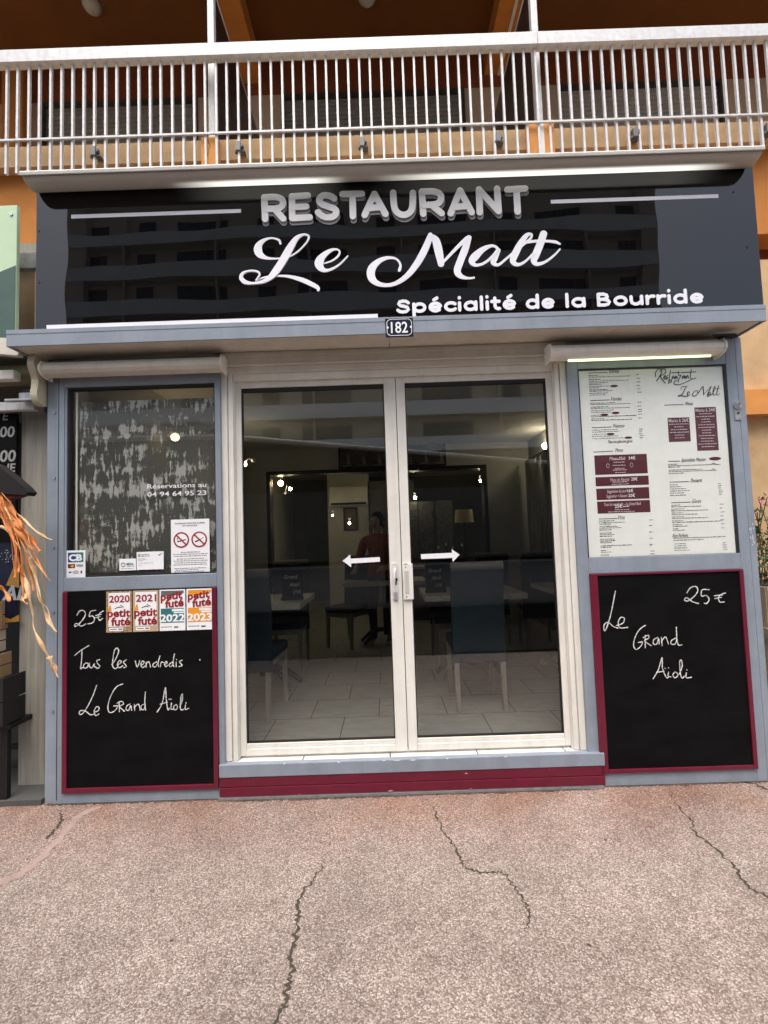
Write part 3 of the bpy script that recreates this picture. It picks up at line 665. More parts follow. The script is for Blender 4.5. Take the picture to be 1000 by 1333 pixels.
# two small labels
x0, z0 = wx(155.5, 743, Y); x1, z1 = wx(177, 727, Y)
t = thing('window_label', 'smallest white paper label on the window, round green emblem on it', 'label', (x0, Y, z0))
MB().rect(x0, x1, z0, z1, Y, .001).build('paper', PAPERW, t)
MB().tube([(x0+.022+.011*math.cos(a*.42), Y-.0006, z0+.034+.011*math.sin(a*.42)) for a in range(16)], .0018, 5).build('emblem', mat('grey green colour', (.05, .10, .08), .5), t)
text('MSA', x0+.042, z0+.030, Y-.0005, GREENP, t, 'lettering', h=.014, width=.040, off=.02)
lines(lines(MB(), x0+.042, x1-.008, z0+.022, .003, Y-.0004), x0+.012, x1-.01, z0+.010, .0025, Y-.0004).build('small_print', INKG, t)
x0, z0 = wx(178, 742, Y); x1, z1 = wx(213, 717.5, Y)
t = thing('window_notice', 'white printed notice with small black corner mark between the tiny label and the smoking ban', 'notice', (x0, Y, z0))
MB().rect(x0, x1, z0, z1, Y, .001).build('paper', PAPERW, t)
mb = MB(); H_ = z1-z0
lines(mb, x0+.008, x0+.075, z1-.018, .005, Y-.0004); lines(mb, x0+.008, x0+.082, z1-.027, .006, Y-.0004)
for k, (zz, xe) in enumerate(((.040, .05), (.046, .06), (.052, .045), (.066, .10), (.078, .03))): lines(mb, x0+.008, x0+xe, z1-zz, .0022, Y-.0004)
mb.plate([(x1-.032, z1-.02), (x1-.012, z1-.012), (x1-.006, z1-.002), (x1-.012, z1-.017), (x1-.028, z1-.026)], Y-.0004, .0004)
mb.build('small_print', INKG, t)
# smoking ban
x0, z0 = wx(223, 748, Y); x1, z1 = wx(272.5, 675, Y)
t = thing('no_smoking_notice', 'white notice forbidding smoking and vaping with two red ring symbols', 'notice', (x0, Y, z0))
W_, H_ = x1-x0, z1-z0
MB().rect(x0, x1, z0, z1, Y, .001).build('paper', PAPERW, t)
text('INTERDICTION DE FUMER', x0+.5*W_, z0+.915*H_, Y-.0005, INK, t, 'lettering', h=.0075, width=W_*.78, off=.01, align='c')
text('ET VAPOTER', x0+.5*W_, z0+.87*H_, Y-.0005, INK, t, 'lettering', h=.0075, width=W_*.38, off=.01, align='c')
for u in (.27, .735):
    cx, cz, R_ = x0+u*W_, z0+.625*H_, W_*.185
    ring = [(cx+R_*math.cos(a*math.pi/20), cz+R_*math.sin(a*math.pi/20), R_*.2) for a in range(41)]
    MB().stroke(ring, Y, .0005, False).stroke([(cx-R_*.68, cz+R_*.68, R_*.2), (cx+R_*.68, cz-R_*.68, R_*.2)], Y-.0016, .0004).build('ban_symbol', REDP, t)
    mb = MB()
    if u < .5: mb.stroke([(cx-R_*.5, cz-R_*.25, .007), (cx+R_*.55, cz+R_*.02, .007)], Y, .0003).stroke(spline([(cx-R_*.45, cz-R_*.1, .003), (cx-R_*.6, cz+.2*R_, .003), (cx-R_*.4, cz+.4*R_, .003)]), Y, .0003)
    else: mb.stroke([(cx-R_*.5, cz-R_*.3, .009), (cx+R_*.1, cz-R_*.02, .006)], Y, .0003).stroke([(cx+R_*.15, cz, .003), (cx+R_*.6, cz+R_*.25, .003)], Y, .0003)
    mb.build('cigarette_symbol', INK, t)
mb = MB()
for v, a, b in ((.39, .25, .75), (.355, .05, .95), (.32, .08, .92), (.27, .15, .85), (.235, .06, .94), (.20, .1, .9), (.165, .05, .95), (.10, .08, .92), (.07, .12, .7), (.04, .08, .85)):
    lines(mb, x0+a*W_, x0+b*W_, z0+v*H_, .0045, Y-.0004, .006, .022, .003)
mb.build('small_print', INKG, t)

# ============================================================ menu case
mc = thing('menu_board', 'tall white menu sheet with dark red price blocks right of the doors', 'menu board', (1.577, .02, 1.26))
MX0, MX1, MZ0, MZ1 = 1.146, 2.008, 1.258, 2.352
MB().box(MX0+.008, MX1-.016, .012, .020, MZ0+.002, MZ1-.008).build('menu_sheet', PAPER, mc)
MB().frame(MX0, MX1, MZ0, MZ1, .004, .019, .007, .014, .0015, .007).build('case_seal', RUBBER, mc)
MB().box(MX0, MX1, .045, .05, MZ0, MZ1).build('case_back', RUBBER, mc)
MY = .0112
def mm(px, py): p = at(px, py, MY); return p.x, p.z
def mrect(mb, a, b, c, d, Y=MY):   # top-left, bottom-right photo corners
    x0, z1 = mm(a, b); x1, z0 = mm(c, d); mb.rect(x0, x1, z0, z1, Y, .0006)
    return x0, x1, z0, z1
blocks = [(773.6, 593, 843.5, 616), (775.2, 621.3, 845, 630.8), (776.2, 636.3, 845.8, 648.8), (777.3, 653, 847, 666.5)]
for i, bk in enumerate(blocks):
    mb = MB(); x0, x1, z0, z1 = mrect(mb, *bk); b_ = mb.build('price_block', WINE, mc)
    H_, W_ = z1-z0, x1-x0; ty = MY-.0004
    if i == 0:
        text('Menu Malt', x0+.28*W_, z1-.030, ty, PINKT, b_, 'block_lettering', h=.019, width=.095, shear=.4)
        text('14€', x0+.66*W_, z1-.030, ty, PAPERW, b_, 'block_lettering', h=.020, width=.036, off=.01)
        mb = MB()
        for k, (v, a, b) in enumerate(((.74, .34, .58), (.60, .36, .58), (.44, .34, .60), (.28, .38, .56), (.20, .34, .60), (.07, .38, .58))): lines(mb, x0+a*W_, x0+b*W_, z0+v*H_, .0045, ty, .006, .02, .003)
        for u in (.25, .70): mb.tube([(x0+u*W_+.008*math.cos(a*.5), ty, z0+.45*H_+.012*math.sin(a*.5)) for a in range(13)], .0012, 4)
        mb.build('block_print', PINKT, b_)
    elif i == 1:
        text('Menu du Marché', x0+.27*W_, z1-.027, ty, PINKT, b_, 'block_lettering', h=.018, width=.112, shear=.4)
        text('20€', x0+.67*W_, z1-.026, ty, PAPERW, b_, 'block_lettering', h=.019, width=.036, off=.01)
        lines(lines(MB(), x0+.32*W_, x0+.6*W_, z0+.36*H_, .004, ty, .006, .02, .003), x0+.3*W_, x0+.62*W_, z0+.12*H_, .004, ty, .006, .02, .003).build('block_print', PINKT, b_)
    elif i == 2:
        text('Suggestion du jour', x0+.2*W_, z1-.026, ty, PINKT, b_, 'block_lettering', h=.018, width=.112, shear=.4)
        text('16€', x0+.58*W_, z1-.026, ty, PAPERW, b_, 'block_lettering', h=.019, width=.036, off=.01)
        text('Suggestion + Dessert', x0+.18*W_, z0+.012, ty, PINKT, b_, 'block_lettering', h=.018, width=.122, shear=.4)
        text('20€', x0+.60*W_, z0+.012, ty, PAPERW, b_, 'block_lettering', h=.019, width=.038, off=.01)
    else:
        text('Tous les vendredis - Le Grand Aïoli', x0+.13*W_, z1-.027, ty, PINKT, b_, 'block_lettering', h=.018, width=.212, shear=.4)
        text('25€', x0+.33*W_, z0+.030, ty, PAPERW, b_, 'block_lettering', h=.020, width=.042, off=.01)
        lines(lines(lines(MB(), x0+.48*W_, x0+.6*W_, z0+.034, .007, ty, .008, .02, .003), x0+.33*W_, x0+.6*W_, z0+.017, .004, ty, .006, .02, .003), x0+.2*W_, x0+.72*W_, z0+.006, .004, ty, .006, .02, .003).build('block_print', PINKT, b_)
for (a, b, c, d, nm, n) in ((869, 544, 899.5, 574.5, 'Menu à 26€', 6), (904, 530.5, 936, 586, 'Menu à 34€', 13)):
    mb = MB(); x0, x1, z0, z1 = mrect(mb, a, b, c, d); b_ = mb.build('price_block', WINE, mc); ty = MY-.0004
    text(nm, (x0+x1)/2, z1-.026, ty, PINKT, b_, 'block_lettering', h=.020, width=(x1-x0)*.92, off=.008, align='c')
    mb = MB()
    for k in range(n):
        hw = (x1-x0)*random.choice((.22, .3, .38, .44)); zz = z1-.040-(z1-z0-.05)*k/(n-.3); lines(mb, (x0+x1)/2-hw, (x0+x1)/2+hw, zz, .004, ty, .006, .018, .003)
    mb.build('block_print', PINKT, b_)
tm = MB(); rules = MB(); tg = MB()
def section(title, rx0, ry0, rx1, ry1, tx, rows, px=None):
    a = mm(rx0, ry0); b = mm(rx1, ry1); rules.stroke([(a[0], a[1], .0035), (b[0], b[1], .0035)], MY, .0003, False)
    p = mm(tx, ry1+1); text(title, p[0], p[1], MY-.0003, INK, mc, 'section_title', h=.021, width=.0072*len(title)+.010, shear=.45, off=-.005)
    for (xa, y, xb, price) in rows:
        p = mm(xa, y); q = mm(xb, y); lines(tm if random.random() < .45 else tg, p[0], q[0], p[1], .0038, MY-.0003, .006, .022, .0035)
        if price:
            p = mm(price, y-1.5); lines(tg, p[0], p[0]+.022, p[1], .0038, MY-.0003, .01, .02, .002)
section('Entrées', 766, 485.6, 791, 484.8, 793, [(766, 489.5, 778, 828), (766, 491.5, 820, 0), (766.5, 494.5, 783, 829), (766.5, 496.8, 820, 0), (767, 499, 791, 829), (767, 501, 783, 0), (767, 503.6, 793, 829), (767, 505.5, 780, 0), (767.5, 508, 791, 830), (767.5, 509.8, 797, 0), (767.5, 512.5, 791, 830), (768, 514.8, 789, 0)])
section('Viandes', 768.5, 521.4, 794, 520.6, 796, [(768.5, 525.5, 801, 830), (768.5, 527.3, 821, 0), (769, 530.5, 792, 830), (769, 532.3, 820, 0), (769, 535, 799, 831), (769.5, 537.5, 796, 831), (769.5, 541, 784, 831), (769.5, 543, 829, 0), (770, 545.8, 787, 831), (770, 547.8, 823, 0)])
section('Poissons', 770.5, 556.7, 796, 555.8, 798, [(770.5, 560.5, 804, 832), (770.8, 563, 806, 832), (771, 566, 789, 832), (771, 568.6, 805, 833), (771.3, 571.5, 812, 833)])
section('Menus', 772.5, 588.5, 798, 587.3, 801, [])
section('Vins', 780, 675.6, 804, 674.8, 805, [(780, 678.7, 800, 845), (780, 681, 814, 0), (780.3, 683, 796, 0), (780.6, 686, 804, 845), (780.6, 688, 810, 0), (780.6, 690.5, 797, 0), (781, 694.5, 796, 845), (781, 696.5, 800, 0), (781, 698.7, 797, 0), (781.5, 702.6, 800, 846), (781.5, 704.8, 801, 0), (781.6, 707, 796, 0), (782, 711, 823, 846), (782, 713, 797, 0), (782.3, 717.2, 789, 0), (782.3, 719.3, 796, 847), (782.5, 723, 793, 847)])
section('Menus', 865, 527.4, 890, 526.6, 892, [])
section('Spécialités Maison', 870, 600.7, 885, 600.2, 887, [(870, 605, 882, 927), (870, 607, 938, 0), (870, 608.7, 886, 0), (870.5, 612.5, 914, 927), (870.5, 614.5, 934, 0), (870.5, 616.8, 890, 0)])
section('Desserts', 872, 627.7, 897, 626.8, 899, [(872, 631.5, 883, 935), (872, 634.2, 887, 935), (872, 637, 893, 935), (872.3, 639.8, 898, 936), (872.3, 642.5, 892, 936), (872.6, 645.5, 893, 936)])
section('Glaces', 874, 654.5, 899, 653.5, 901, [(874, 658.2, 886, 937), (874, 660.4, 914, 0), (874, 663.2, 891, 937), (874, 665.6, 922, 0), (874.5, 668.3, 889, 938), (874.5, 670.5, 908, 0), (875, 673.4, 891, 938), (875, 675.4, 922, 0), (875, 678.5, 889, 938), (875.5, 680.6, 940, 0), (875.5, 683.5, 888, 939), (876, 685.8, 895, 0), (876, 689, 883, 939), (876, 691, 893, 0)])
section('Nos Parfums', 875, 698.6, 875.4, 698.6, 875.6, [(876.5, 701, 945, 0), (876.5, 703.8, 916, 0), (878, 708.4, 893, 941), (878, 711.2, 894, 941), (878, 714, 895, 942), (878, 717, 898, 942)])
p = mm(792, 577); text('Tous nos plats sont garnis', p[0], p[1], MY-.0003, INK, mc, 'section_title', h=.018, width=.14, shear=.4)
tm.build('menu_text', INK, mc)['kind'] = 'stuff'
tg.build('menu_text', INKG, mc)['kind'] = 'stuff'
rules.build('rule_line', INK, mc)
mb = MB()
for (px, py, s_) in ((799.5, 502.5, 1), (801.5, 537.5, 1), (787, 540, 1), (795, 565, 1), (818, 569.7, 1), (931, 597, 1.5)):
    c = mm(px, py); mb.plate([(c[0]+.023*s_*math.cos(a*math.pi/10), c[1]+.0068*s_*math.sin(a*math.pi/10)) for a in range(20)], MY-.0004, .0004)
mb.build('oval_stamp', WINE, mc)
mt_ = MB()
put(mt_, [[(110, 205), (106, 165), (135, 125), (165, 128), (172, 150), (150, 200), (118, 246)], [(150, 150), (185, 122), (212, 135), (205, 170), (160, 195), (180, 235), (208, 270)], [(195, 215), (215, 203), (208, 190), (193, 212), (204, 230), (222, 214)], [(238, 188), (226, 203), (236, 220), (222, 230)], [(262, 135), (252, 215), (242, 274)], [(250, 250), (270, 233), (272, 258), (250, 262)], [(297, 193), (281, 205), (282, 226), (300, 203), (305, 226), (318, 195), (316, 220), (330, 200), (333, 224)], [(345, 150), (350, 192), (372, 188), (352, 226), (344, 258)], [(402, 190), (386, 205), (388, 223), (405, 193), (410, 221), (420, 195), (421, 221), (440, 190), (448, 220)], [(482, 128), (470, 200), (486, 227), (527, 218)], [(380, 162), (440, 157), (527, 153)], [(275, 163), (365, 158)], [(490, 228), (420, 262), (350, 286), (303, 280), (305, 253), (330, 244)]], zoomed(840, 465, 8), MY, 8.5, .0004, True, 8)
mt_.build('title_script', INK, mc)
mt_ = MB()
put(mt_, [[(378, 340, 4), (372, 322, 5), (392, 306, 6), (420, 306, 6), (440, 300, 5)], [(430, 303, 5), (412, 335, 9), (385, 385, 10), (350, 408, 6), (343, 402, 5), (358, 393, 5), (395, 404, 8), (442, 409, 5)], [(436, 390, 5), (456, 376, 5), (460, 363, 6), (447, 362, 8), (437, 382, 9), (445, 400, 7), (470, 388, 5)],
 [(546, 372, 6), (545, 352, 6), (522, 350, 6), (496, 378, 8), (497, 402, 8), (520, 404, 7), (550, 375, 6), (580, 328, 6), (602, 302, 6)], [(602, 302, 8), (606, 345, 10), (608, 392, 9)], [(608, 392, 5), (645, 348, 5), (688, 302, 6)], [(688, 302, 7), (668, 350, 10), (646, 394, 9), (654, 410, 6), (672, 400, 4)], [(684, 368, 5), (668, 368, 7), (658, 386, 9), (666, 397, 7), (680, 378, 6), (682, 394, 8), (698, 386, 4)], [(700, 384, 4), (722, 340, 5), (730, 308, 5), (722, 306, 6), (708, 350, 9), (708, 388, 9), (722, 394, 5), (738, 380, 4)], [(765, 294, 8), (750, 350, 10), (745, 388, 8), (758, 396, 5), (776, 376, 4)], [(728, 330, 4), (780, 322, 5)]], zoomed(840, 465, 8), MY, 7, .0004, True, 8)
mt_.build('title_script', INK, mc)
MB().box(MX0+.0075, MX1-.0145, .006, .009, MZ0+.002, MZ1-.0075).build('case_glass', GLASSC, mc)

# ============================================================ lamp housings over the two bays
def housing(x0, x1, lab, lit):
    t = thing('strip_light', lab, 'light', ((x0+x1)/2, 0, 2.40))
    prof = [(0, 2.470), (-.05, 2.470), (-.085, 2.462), (-.106, 2.440), (-.108, 2.415), (-.092, 2.396), (-.06, 2.388), (-.03, 2.390), (-.03, 2.400), (0, 2.400)]
    MB().prism(prof, x0, x1).build('housing', SOFFIT if not lit else WHITE, t, .003)
    for xx in (x0-.007, x1):
        MB().prism([(0, 2.478), (-.055, 2.478), (-.095, 2.468), (-.116, 2.442), (-.116, 2.41), (-.095, 2.388), (-.05, 2.378), (0, 2.378)], xx, xx+.007).build('end_cap', WHITE, t, .002)
    if lit:
        MB().cyl((x0+.11, -.052, 2.384), (x1-.05, -.052, 2.385), .0065, 12).build('fluorescent_tube', TUBEG, t)
    return t
housing(-1.905, -.895, 'unlit cream tube light housing above the left display window', False)
housing(.965, 1.935, 'cream tube light housing above the menu case, its greenish tube lit', True)
MB_ = MB(); MB_.box(1.93, 2.01, -.10, -.06, 2.474, 2.486); MB_.box(1.86, 1.98, -.13, -.11, 2.474, 2.480); MB_.tube([(1.90, -.07, 2.482), (1.96, -.10, 2.482), (2.02, -.08, 2.488)], .006, 6)
MB_.build('clamp_bracket', DARKM, bpy.data.objects['strip_light.001'])

# ============================================================ canopy
cn = thing('canopy', 'shallow grey canopy with cream underside running above the doors and below the sign', 'canopy', (.04, -.1, 2.51))
CX0, CX1 = -2.020, 2.097
mb = MB(); mb.box(CX0, CX1, -.205, -.195, 2.512, 2.602); mb.box(CX0, CX1, -.207, -.205, 2.578, 2.602)
mb.box(CX0, CX0+.012, -.195, .2, 2.512, 2.602); mb.box(CX1-.012, CX1, -.195, .2, 2.512, 2.602); mb.box(CX0+.012, CX1-.012, -.195, .2, 2.592, 2.602)
mb.build('fascia', GREY2, cn, .002)
xs = [CX0+.012, -1.10, .06, 1.30, CX1-.012]
mb = MB()
for a, b in zip(xs, xs[1:]): mb.box(a+.0015, b-.0015, -.195, .02, 2.521, 2.53)
mb.build('soffit', SOFFIT, cn)

# ============================================================ sign
sg = thing('shop_sign', 'long glossy black sign board with white RESTAURANT lettering above the canopy', 'sign', (.116, -.1, 2.602))
SX0, SX1, SZ0, SZ1, SY = -1.888, 2.116, 2.602, 3.412, -.17
MB().box(SX0, SX1, SY, -.13, SZ0, SZ1).build('sign_board', SIGN, sg, .002)
MB().box(SX0+.03, SX1-.03, -.13, .05, SZ0, SZ1-.02).build('sign_casing', STEEL, sg)
SILV = mat('silver letter face', (.66, .66, .65), .32, metal=.1, var=.2, scale=3); SILD = mat('grey letter shadow', (.20, .20, .205), .4); SW = mat('white letter face', (.80, .80, .85), .4, var=.05)
for a, b, c, d in ((93, 281.5, 314, 275.5), (717, 262.6, 935, 255.7), (61, 425.5, 492, 411.5)):
    A = at(a, b, SY); B = at(c, d, SY); h = .0105; z = (A.z+B.z)/2; MB().box(A.x, B.x, SY-.002, SY, z-h, z+h).build('white_line', SW, sg)
z1c = zoomed(300, 230, 5.0); z2c = zoomed(470, 230, 3.7037)
RA = [[[(222, 140), (228, 280)], 'S', [(222, 139), (290, 137), (330, 148), (345, 176), (330, 203), (290, 213), (240, 214)], [(288, 214), (346, 278)]],
      [[(402, 135), (404, 275)], [(402, 133), (505, 127)], [(402, 203), (495, 199)], [(404, 275), (517, 269)]],
      ['S', [(676, 146), (650, 130), (610, 126), (585, 142), (580, 165), (600, 185), (640, 200), (680, 216), (690, 240), (670, 264), (630, 270), (595, 258), (572, 238)]],
      [[(730, 117), (855, 115)], [(795, 117), (798, 262)]]]
RB_ = [[[(18, 188), (65, 86)], [(65, 86), (118, 183)], [(38, 155), (98, 150)]],
       ['S', [(155, 80), (160, 145), (176, 176), (205, 188), (232, 178), (247, 150), (250, 82)]],
       [[(293, 75), (300, 182)], 'S', [(293, 75), (350, 75), (378, 86), (386, 108), (374, 130), (340, 139), (300, 140)], [(338, 139), (388, 180)]],
       [[(432, 180), (477, 70)], [(477, 70), (533, 175)], [(452, 150), (512, 145)]],
       [[(572, 175), (568, 65)], [(568, 65), (662, 170)], [(662, 170), (655, 62)]],
       [[(705, 65), (790, 60)], [(748, 62), (754, 172)]]]
for letters, cv, sc in ((RA, z1c, 5.0), (RB_, z2c, 3.7037)):
    for L_ in letters:
        for (dx, dy, Y, th, mt_, nm) in ((.8, 5.0, SY, .004, SILD, 'letter_shadow'), (0, 0, SY-.007, .006, SILV, 'letter')):
            mb = MB(); sm = False; k = 0
            for st_ in L_:
                if st_ == 'S': sm = True; continue
                pts = [(x+dx*sc, y+dy*sc) for x, y in st_]
                pts = spline(pts, 6) if sm else dense(pts, 3)
                sm = False
                put(mb, [pts], cv, Y, 8.4*sc, th+.0007*k, False, sc); k += 1
            mb.build(nm, mt_, sg)
SCR1 = [[(326, 436, 14), (315, 413, 14), (270, 402, 11), (228, 412, 20), (192, 440, 38), (180, 475, 54), (195, 510, 44), (238, 532, 20), (295, 536, 11), (345, 530, 8), (392, 520, 9), (440, 490, 10), (490, 440, 10), (512, 400, 13), (500, 383, 12), (470, 383, 16), (432, 405, 30), (397, 455, 44), (365, 512, 50), (330, 572, 50), (295, 622, 46), (258, 662, 34), (210, 688, 22), (150, 698, 15), (98, 690, 28), (73, 662, 26), (86, 632, 16), (130, 618, 11), (175, 622, 13), (193, 640, 10), (170, 680, 8)],
        [(168, 682, 8), (225, 655, 10), (330, 647, 14), (400, 655, 22), (470, 675, 30), (530, 702, 30), (566, 722, 26), (573, 738, 20)]]
SCRe = [[(612, 566, 8), (660, 549, 11), (698, 522, 14), (712, 492, 12), (692, 475, 12), (650, 484, 24), (602, 520, 42), (578, 562, 58), (590, 597, 44), (622, 613, 22), (670, 600, 15), (720, 566, 11), (764, 520, 9)]]
SCRM = [[(185, 452, 15), (190, 425, 11), (170, 398, 10), (128, 393, 16), (85, 410, 26), (52, 445, 38), (50, 485, 38), (75, 514, 26), (120, 525, 18), (170, 515, 20), (222, 480, 26), (267, 425, 32), (302, 365, 34), (326, 310, 30), (334, 284, 22)],
        [(334, 284, 18), (360, 308, 36), (374, 360, 40), (386, 422, 30)], [(386, 424, 12), (430, 377, 14), (480, 326, 18), (512, 300, 24)], [(520, 296, 26), (502, 350, 34), (478, 410, 34), (464, 455, 34), (480, 481, 24), (515, 491, 12), (545, 489, 9)]]
SCRa = [[(662, 372, 8), (656, 346, 12), (630, 335, 14), (588, 352, 26), (550, 386, 38), (535, 410, 32), (552, 428, 16), (590, 420, 13), (632, 388, 13), (660, 352, 14)], [(664, 356, 18), (645, 392, 30), (638, 416, 24), (662, 426, 14), (700, 397, 11), (737, 365, 11)]]
SCRl = [[(730, 372, 11), (780, 331, 11), (816, 300, 12), (822, 281, 11), (800, 283, 20), (770, 322, 30), (742, 376, 34), (732, 410, 28), (755, 426, 17), (792, 410, 11), (832, 370, 11)]]
SCRt = [[(880, 277, 34), (865, 322, 36), (845, 372, 36), (833, 406, 30), (850, 423, 19), (890, 411, 12), (930, 381, 10), (958, 352, 8)], [(783, 322, 8), (830, 313, 14), (890, 312, 12), (935, 316, 14), (958, 326, 9)]]
for S_, cv, sc in ((SCR1, z1c, 5.0), (SCRe, z1c, 5.0), (SCRM, z2c, 3.7037), (SCRa, z2c, 3.7037), (SCRl, z2c, 3.7037), (SCRt, z2c, 3.7037)):
    mb = MB(); put(mb, S_, cv, SY, 10, .003, True, sc, 7); mb.build('script_letter', SW, sg)
def ell(cx, cy, rx, ry, a0, a1, n=18): return [(cx+rx*math.cos(rad(a0+(a1-a0)*i/n)), cy+ry*math.sin(rad(a0+(a1-a0)*i/n))) for i in range(n+1)]
GL = {'o': (1.24, [ell(.62, .5, .42, .33, 90, 450)]), 'c': (1.08, [ell(.62, .5, .42, .33, 42, 318)]), 'e': (1.22, [[(.24, .5), (.98, .5)]+ell(.62, .5, .40, .34, 8, 318)]),
      'a': (1.26, [ell(.60, .5, .40, .33, 90, 450), [(1.02, .17), (1.02, .83)]]), 'd': (1.26, [ell(.60, .5, .40, .33, 90, 450), [(1.02, .17), (1.02, 1.25)]]),
      'p': (1.26, [ell(.66, .5, .40, .33, 90, 450), [(.22, .83), (.22, -.30)]]), 'u': (1.22, [[(.2, .83), (.2, .48), (.26, .27), (.45, .17), (.66, .18), (.86, .3), (.98, .48)], [(1.0, .83), (1.0, .17)]]),
      'r': (.84, [[(.2, .83), (.2, .17)], [(.2, .50), (.32, .72), (.52, .82), (.72, .80)]]), 'i': (.44, [[(.2, .17), (.2, .80)], [(.2, 1.24), (.2, 1.26)]]), 'l': (.44, [[(.2, .17), (.2, 1.25)]]),
      't': (.86, [[(.36, 1.12), (.36, .42), (.42, .24), (.56, .17), (.70, .18)], [(.12, .82), (.68, .82)]]),
      'S': (1.14, [[(.94, .82), (.80, .93), (.55, .96), (.30, .90), (.22, .76), (.34, .63), (.62, .57), (.88, .48), (.94, .33), (.80, .20), (.52, .16), (.28, .20), (.15, .30)]]),
      'B': (1.26, [[(.2, 1.14), (.2, .17)], [(.2, 1.14), (.62, 1.14), (.84, 1.04), (.88, .90), (.78, .75), (.56, .68), (.2, .68)], [(.60, .68), (.92, .58), (1.0, .42), (.92, .25), (.66, .17), (.2, .17)]])}
GL['S'] = (1.18, [[(x*1.03, .17+(z-.17)*1.22) for x, z in GL['S'][1][0]]])
GL['é'] = (1.22, GL['e'][1]+[[(.52, 1.14), (.76, 1.30)]])
for wd, a, b, c, d in (('Spécialité', 516, 409.0, 673, 403.5), ('de', 684, 403.4, 723, 402), ('la', 735.5, 401.8, 764, 400.8), ('Bourride', 776.5, 400.2, 917, 395.2)):
    A = at(a, b, SY); B = at(c, d, SY); tot = sum(GL[ch_][0] for ch_ in wd)-.06; k = (B.x-A.x)/tot; kz = 15.0*(A-CAM).dot(_f)/F; pen = A.x-.02*k
    for ch_ in wd:
        mb = MB()
        for q_, st_ in enumerate(GL[ch_][1]): mb.stroke([(pen+x*k, A.z+z*kz, .285*kz) for x, z in (dense(st_, 3) if len(st_) < 4 else st_)], SY, .003+.0006*q_)
        mb.build('slogan_letter', SW, sg); pen += GL[ch_][0]*k
mb = MB()
for p in ((50.5, 301), (51, 368), (973, 322), (955, 250)):
    q = at(*p, SY); MB().cyl((q.x, SY-.002, q.z), (q.x, SY, q.z), .006, 10).build('screw', DARKM, sg)

# light cove above the sign
pc = thing('sign_light', 'long white light cove along the top edge of the black sign', 'light', (.1, -.2, 3.38))
PX0, PX1 = -1.880, 2.080
top = [(-.17, 3.430), (-.302, 3.424), (-.310, 3.414), (-.306, 3.398), (-.300, 3.398), (-.296, 3.414), (-.17, 3.420)]
MB().prism(top, PX0, PX1).build('cove_lid', WHITE, pc, .002)
dif = [(-.296, 3.413), (-.290, 3.392), (-.270, 3.380), (-.24, 3.374), (-.205, 3.378), (-.18, 3.392), (-.171, 3.410), (-.171, 3.419)]
def cove_mat():
    mt = bpy.data.materials.new('lit cove diffuser'); mt.use_nodes = True; n = mt.node_tree; b = n.nodes['Principled BSDF']
    b.inputs['Base Color'].default_value = (.50, .48, .43, 1); b.inputs['Roughness'].default_value = .45
    tc = n.nodes.new('ShaderNodeTexCoord'); sx_ = n.nodes.new('ShaderNodeSeparateXYZ'); n.links.new(tc.outputs['Object'], sx_.inputs[0])
    def band(out, a, b_, c, d):
        m1 = n.nodes.new('ShaderNodeMapRange'); m1.interpolation_type = 'SMOOTHSTEP'; m1.inputs[1].default_value = a; m1.inputs[2].default_value = b_
        m2 = n.nodes.new('ShaderNodeMapRange'); m2.interpolation_type = 'SMOOTHSTEP'; m2.inputs[1].default_value = c; m2.inputs[2].default_value = d; m2.inputs[3].default_value = 1; m2.inputs[4].default_value = 0
        n.links.new(out, m1.inputs[0]); n.links.new(out, m2.inputs[0]); mu = n.nodes.new('ShaderNodeMath'); mu.operation = 'MULTIPLY'
        n.links.new(m1.outputs[0], mu.inputs[0]); n.links.new(m2.outputs[0], mu.inputs[1]); return mu.outputs[0]
    X = sx_.outputs['X']   # the two tubes glow through the diffuser and fade at their ends; measured from the middle of the light
    l1 = band(X, -1.25, -.85, -.50, -.22); l2 = band(X, -.16, .45, 1.55, 1.90); lz = band(sx_.outputs['Y'], -.055, -.03, .02, .04)
    ad = n.nodes.new('ShaderNodeMath'); n.links.new(l1, ad.inputs[0]); n.links.new(l2, ad.inputs[1])
    mu = n.nodes.new('ShaderNodeMath'); mu.operation = 'MULTIPLY'; n.links.new(ad.outputs[0], mu.inputs[0]); n.links.new(lz, mu.inputs[1])
    st = n.nodes.new('ShaderNodeMath'); st.operation = 'MULTIPLY'; st.inputs[1].default_value = .5; n.links.new(mu.outputs[0], st.inputs[0])
    b.inputs['Emission Color'].default_value = (1, .98, .88, 1); n.links.new(st.outputs[0], b.inputs['Emission Strength'])
    return mt
MB().prism(dif, PX0+.004, PX1-.004, smooth=True).build('cove_diffuser', cove_mat(), pc)

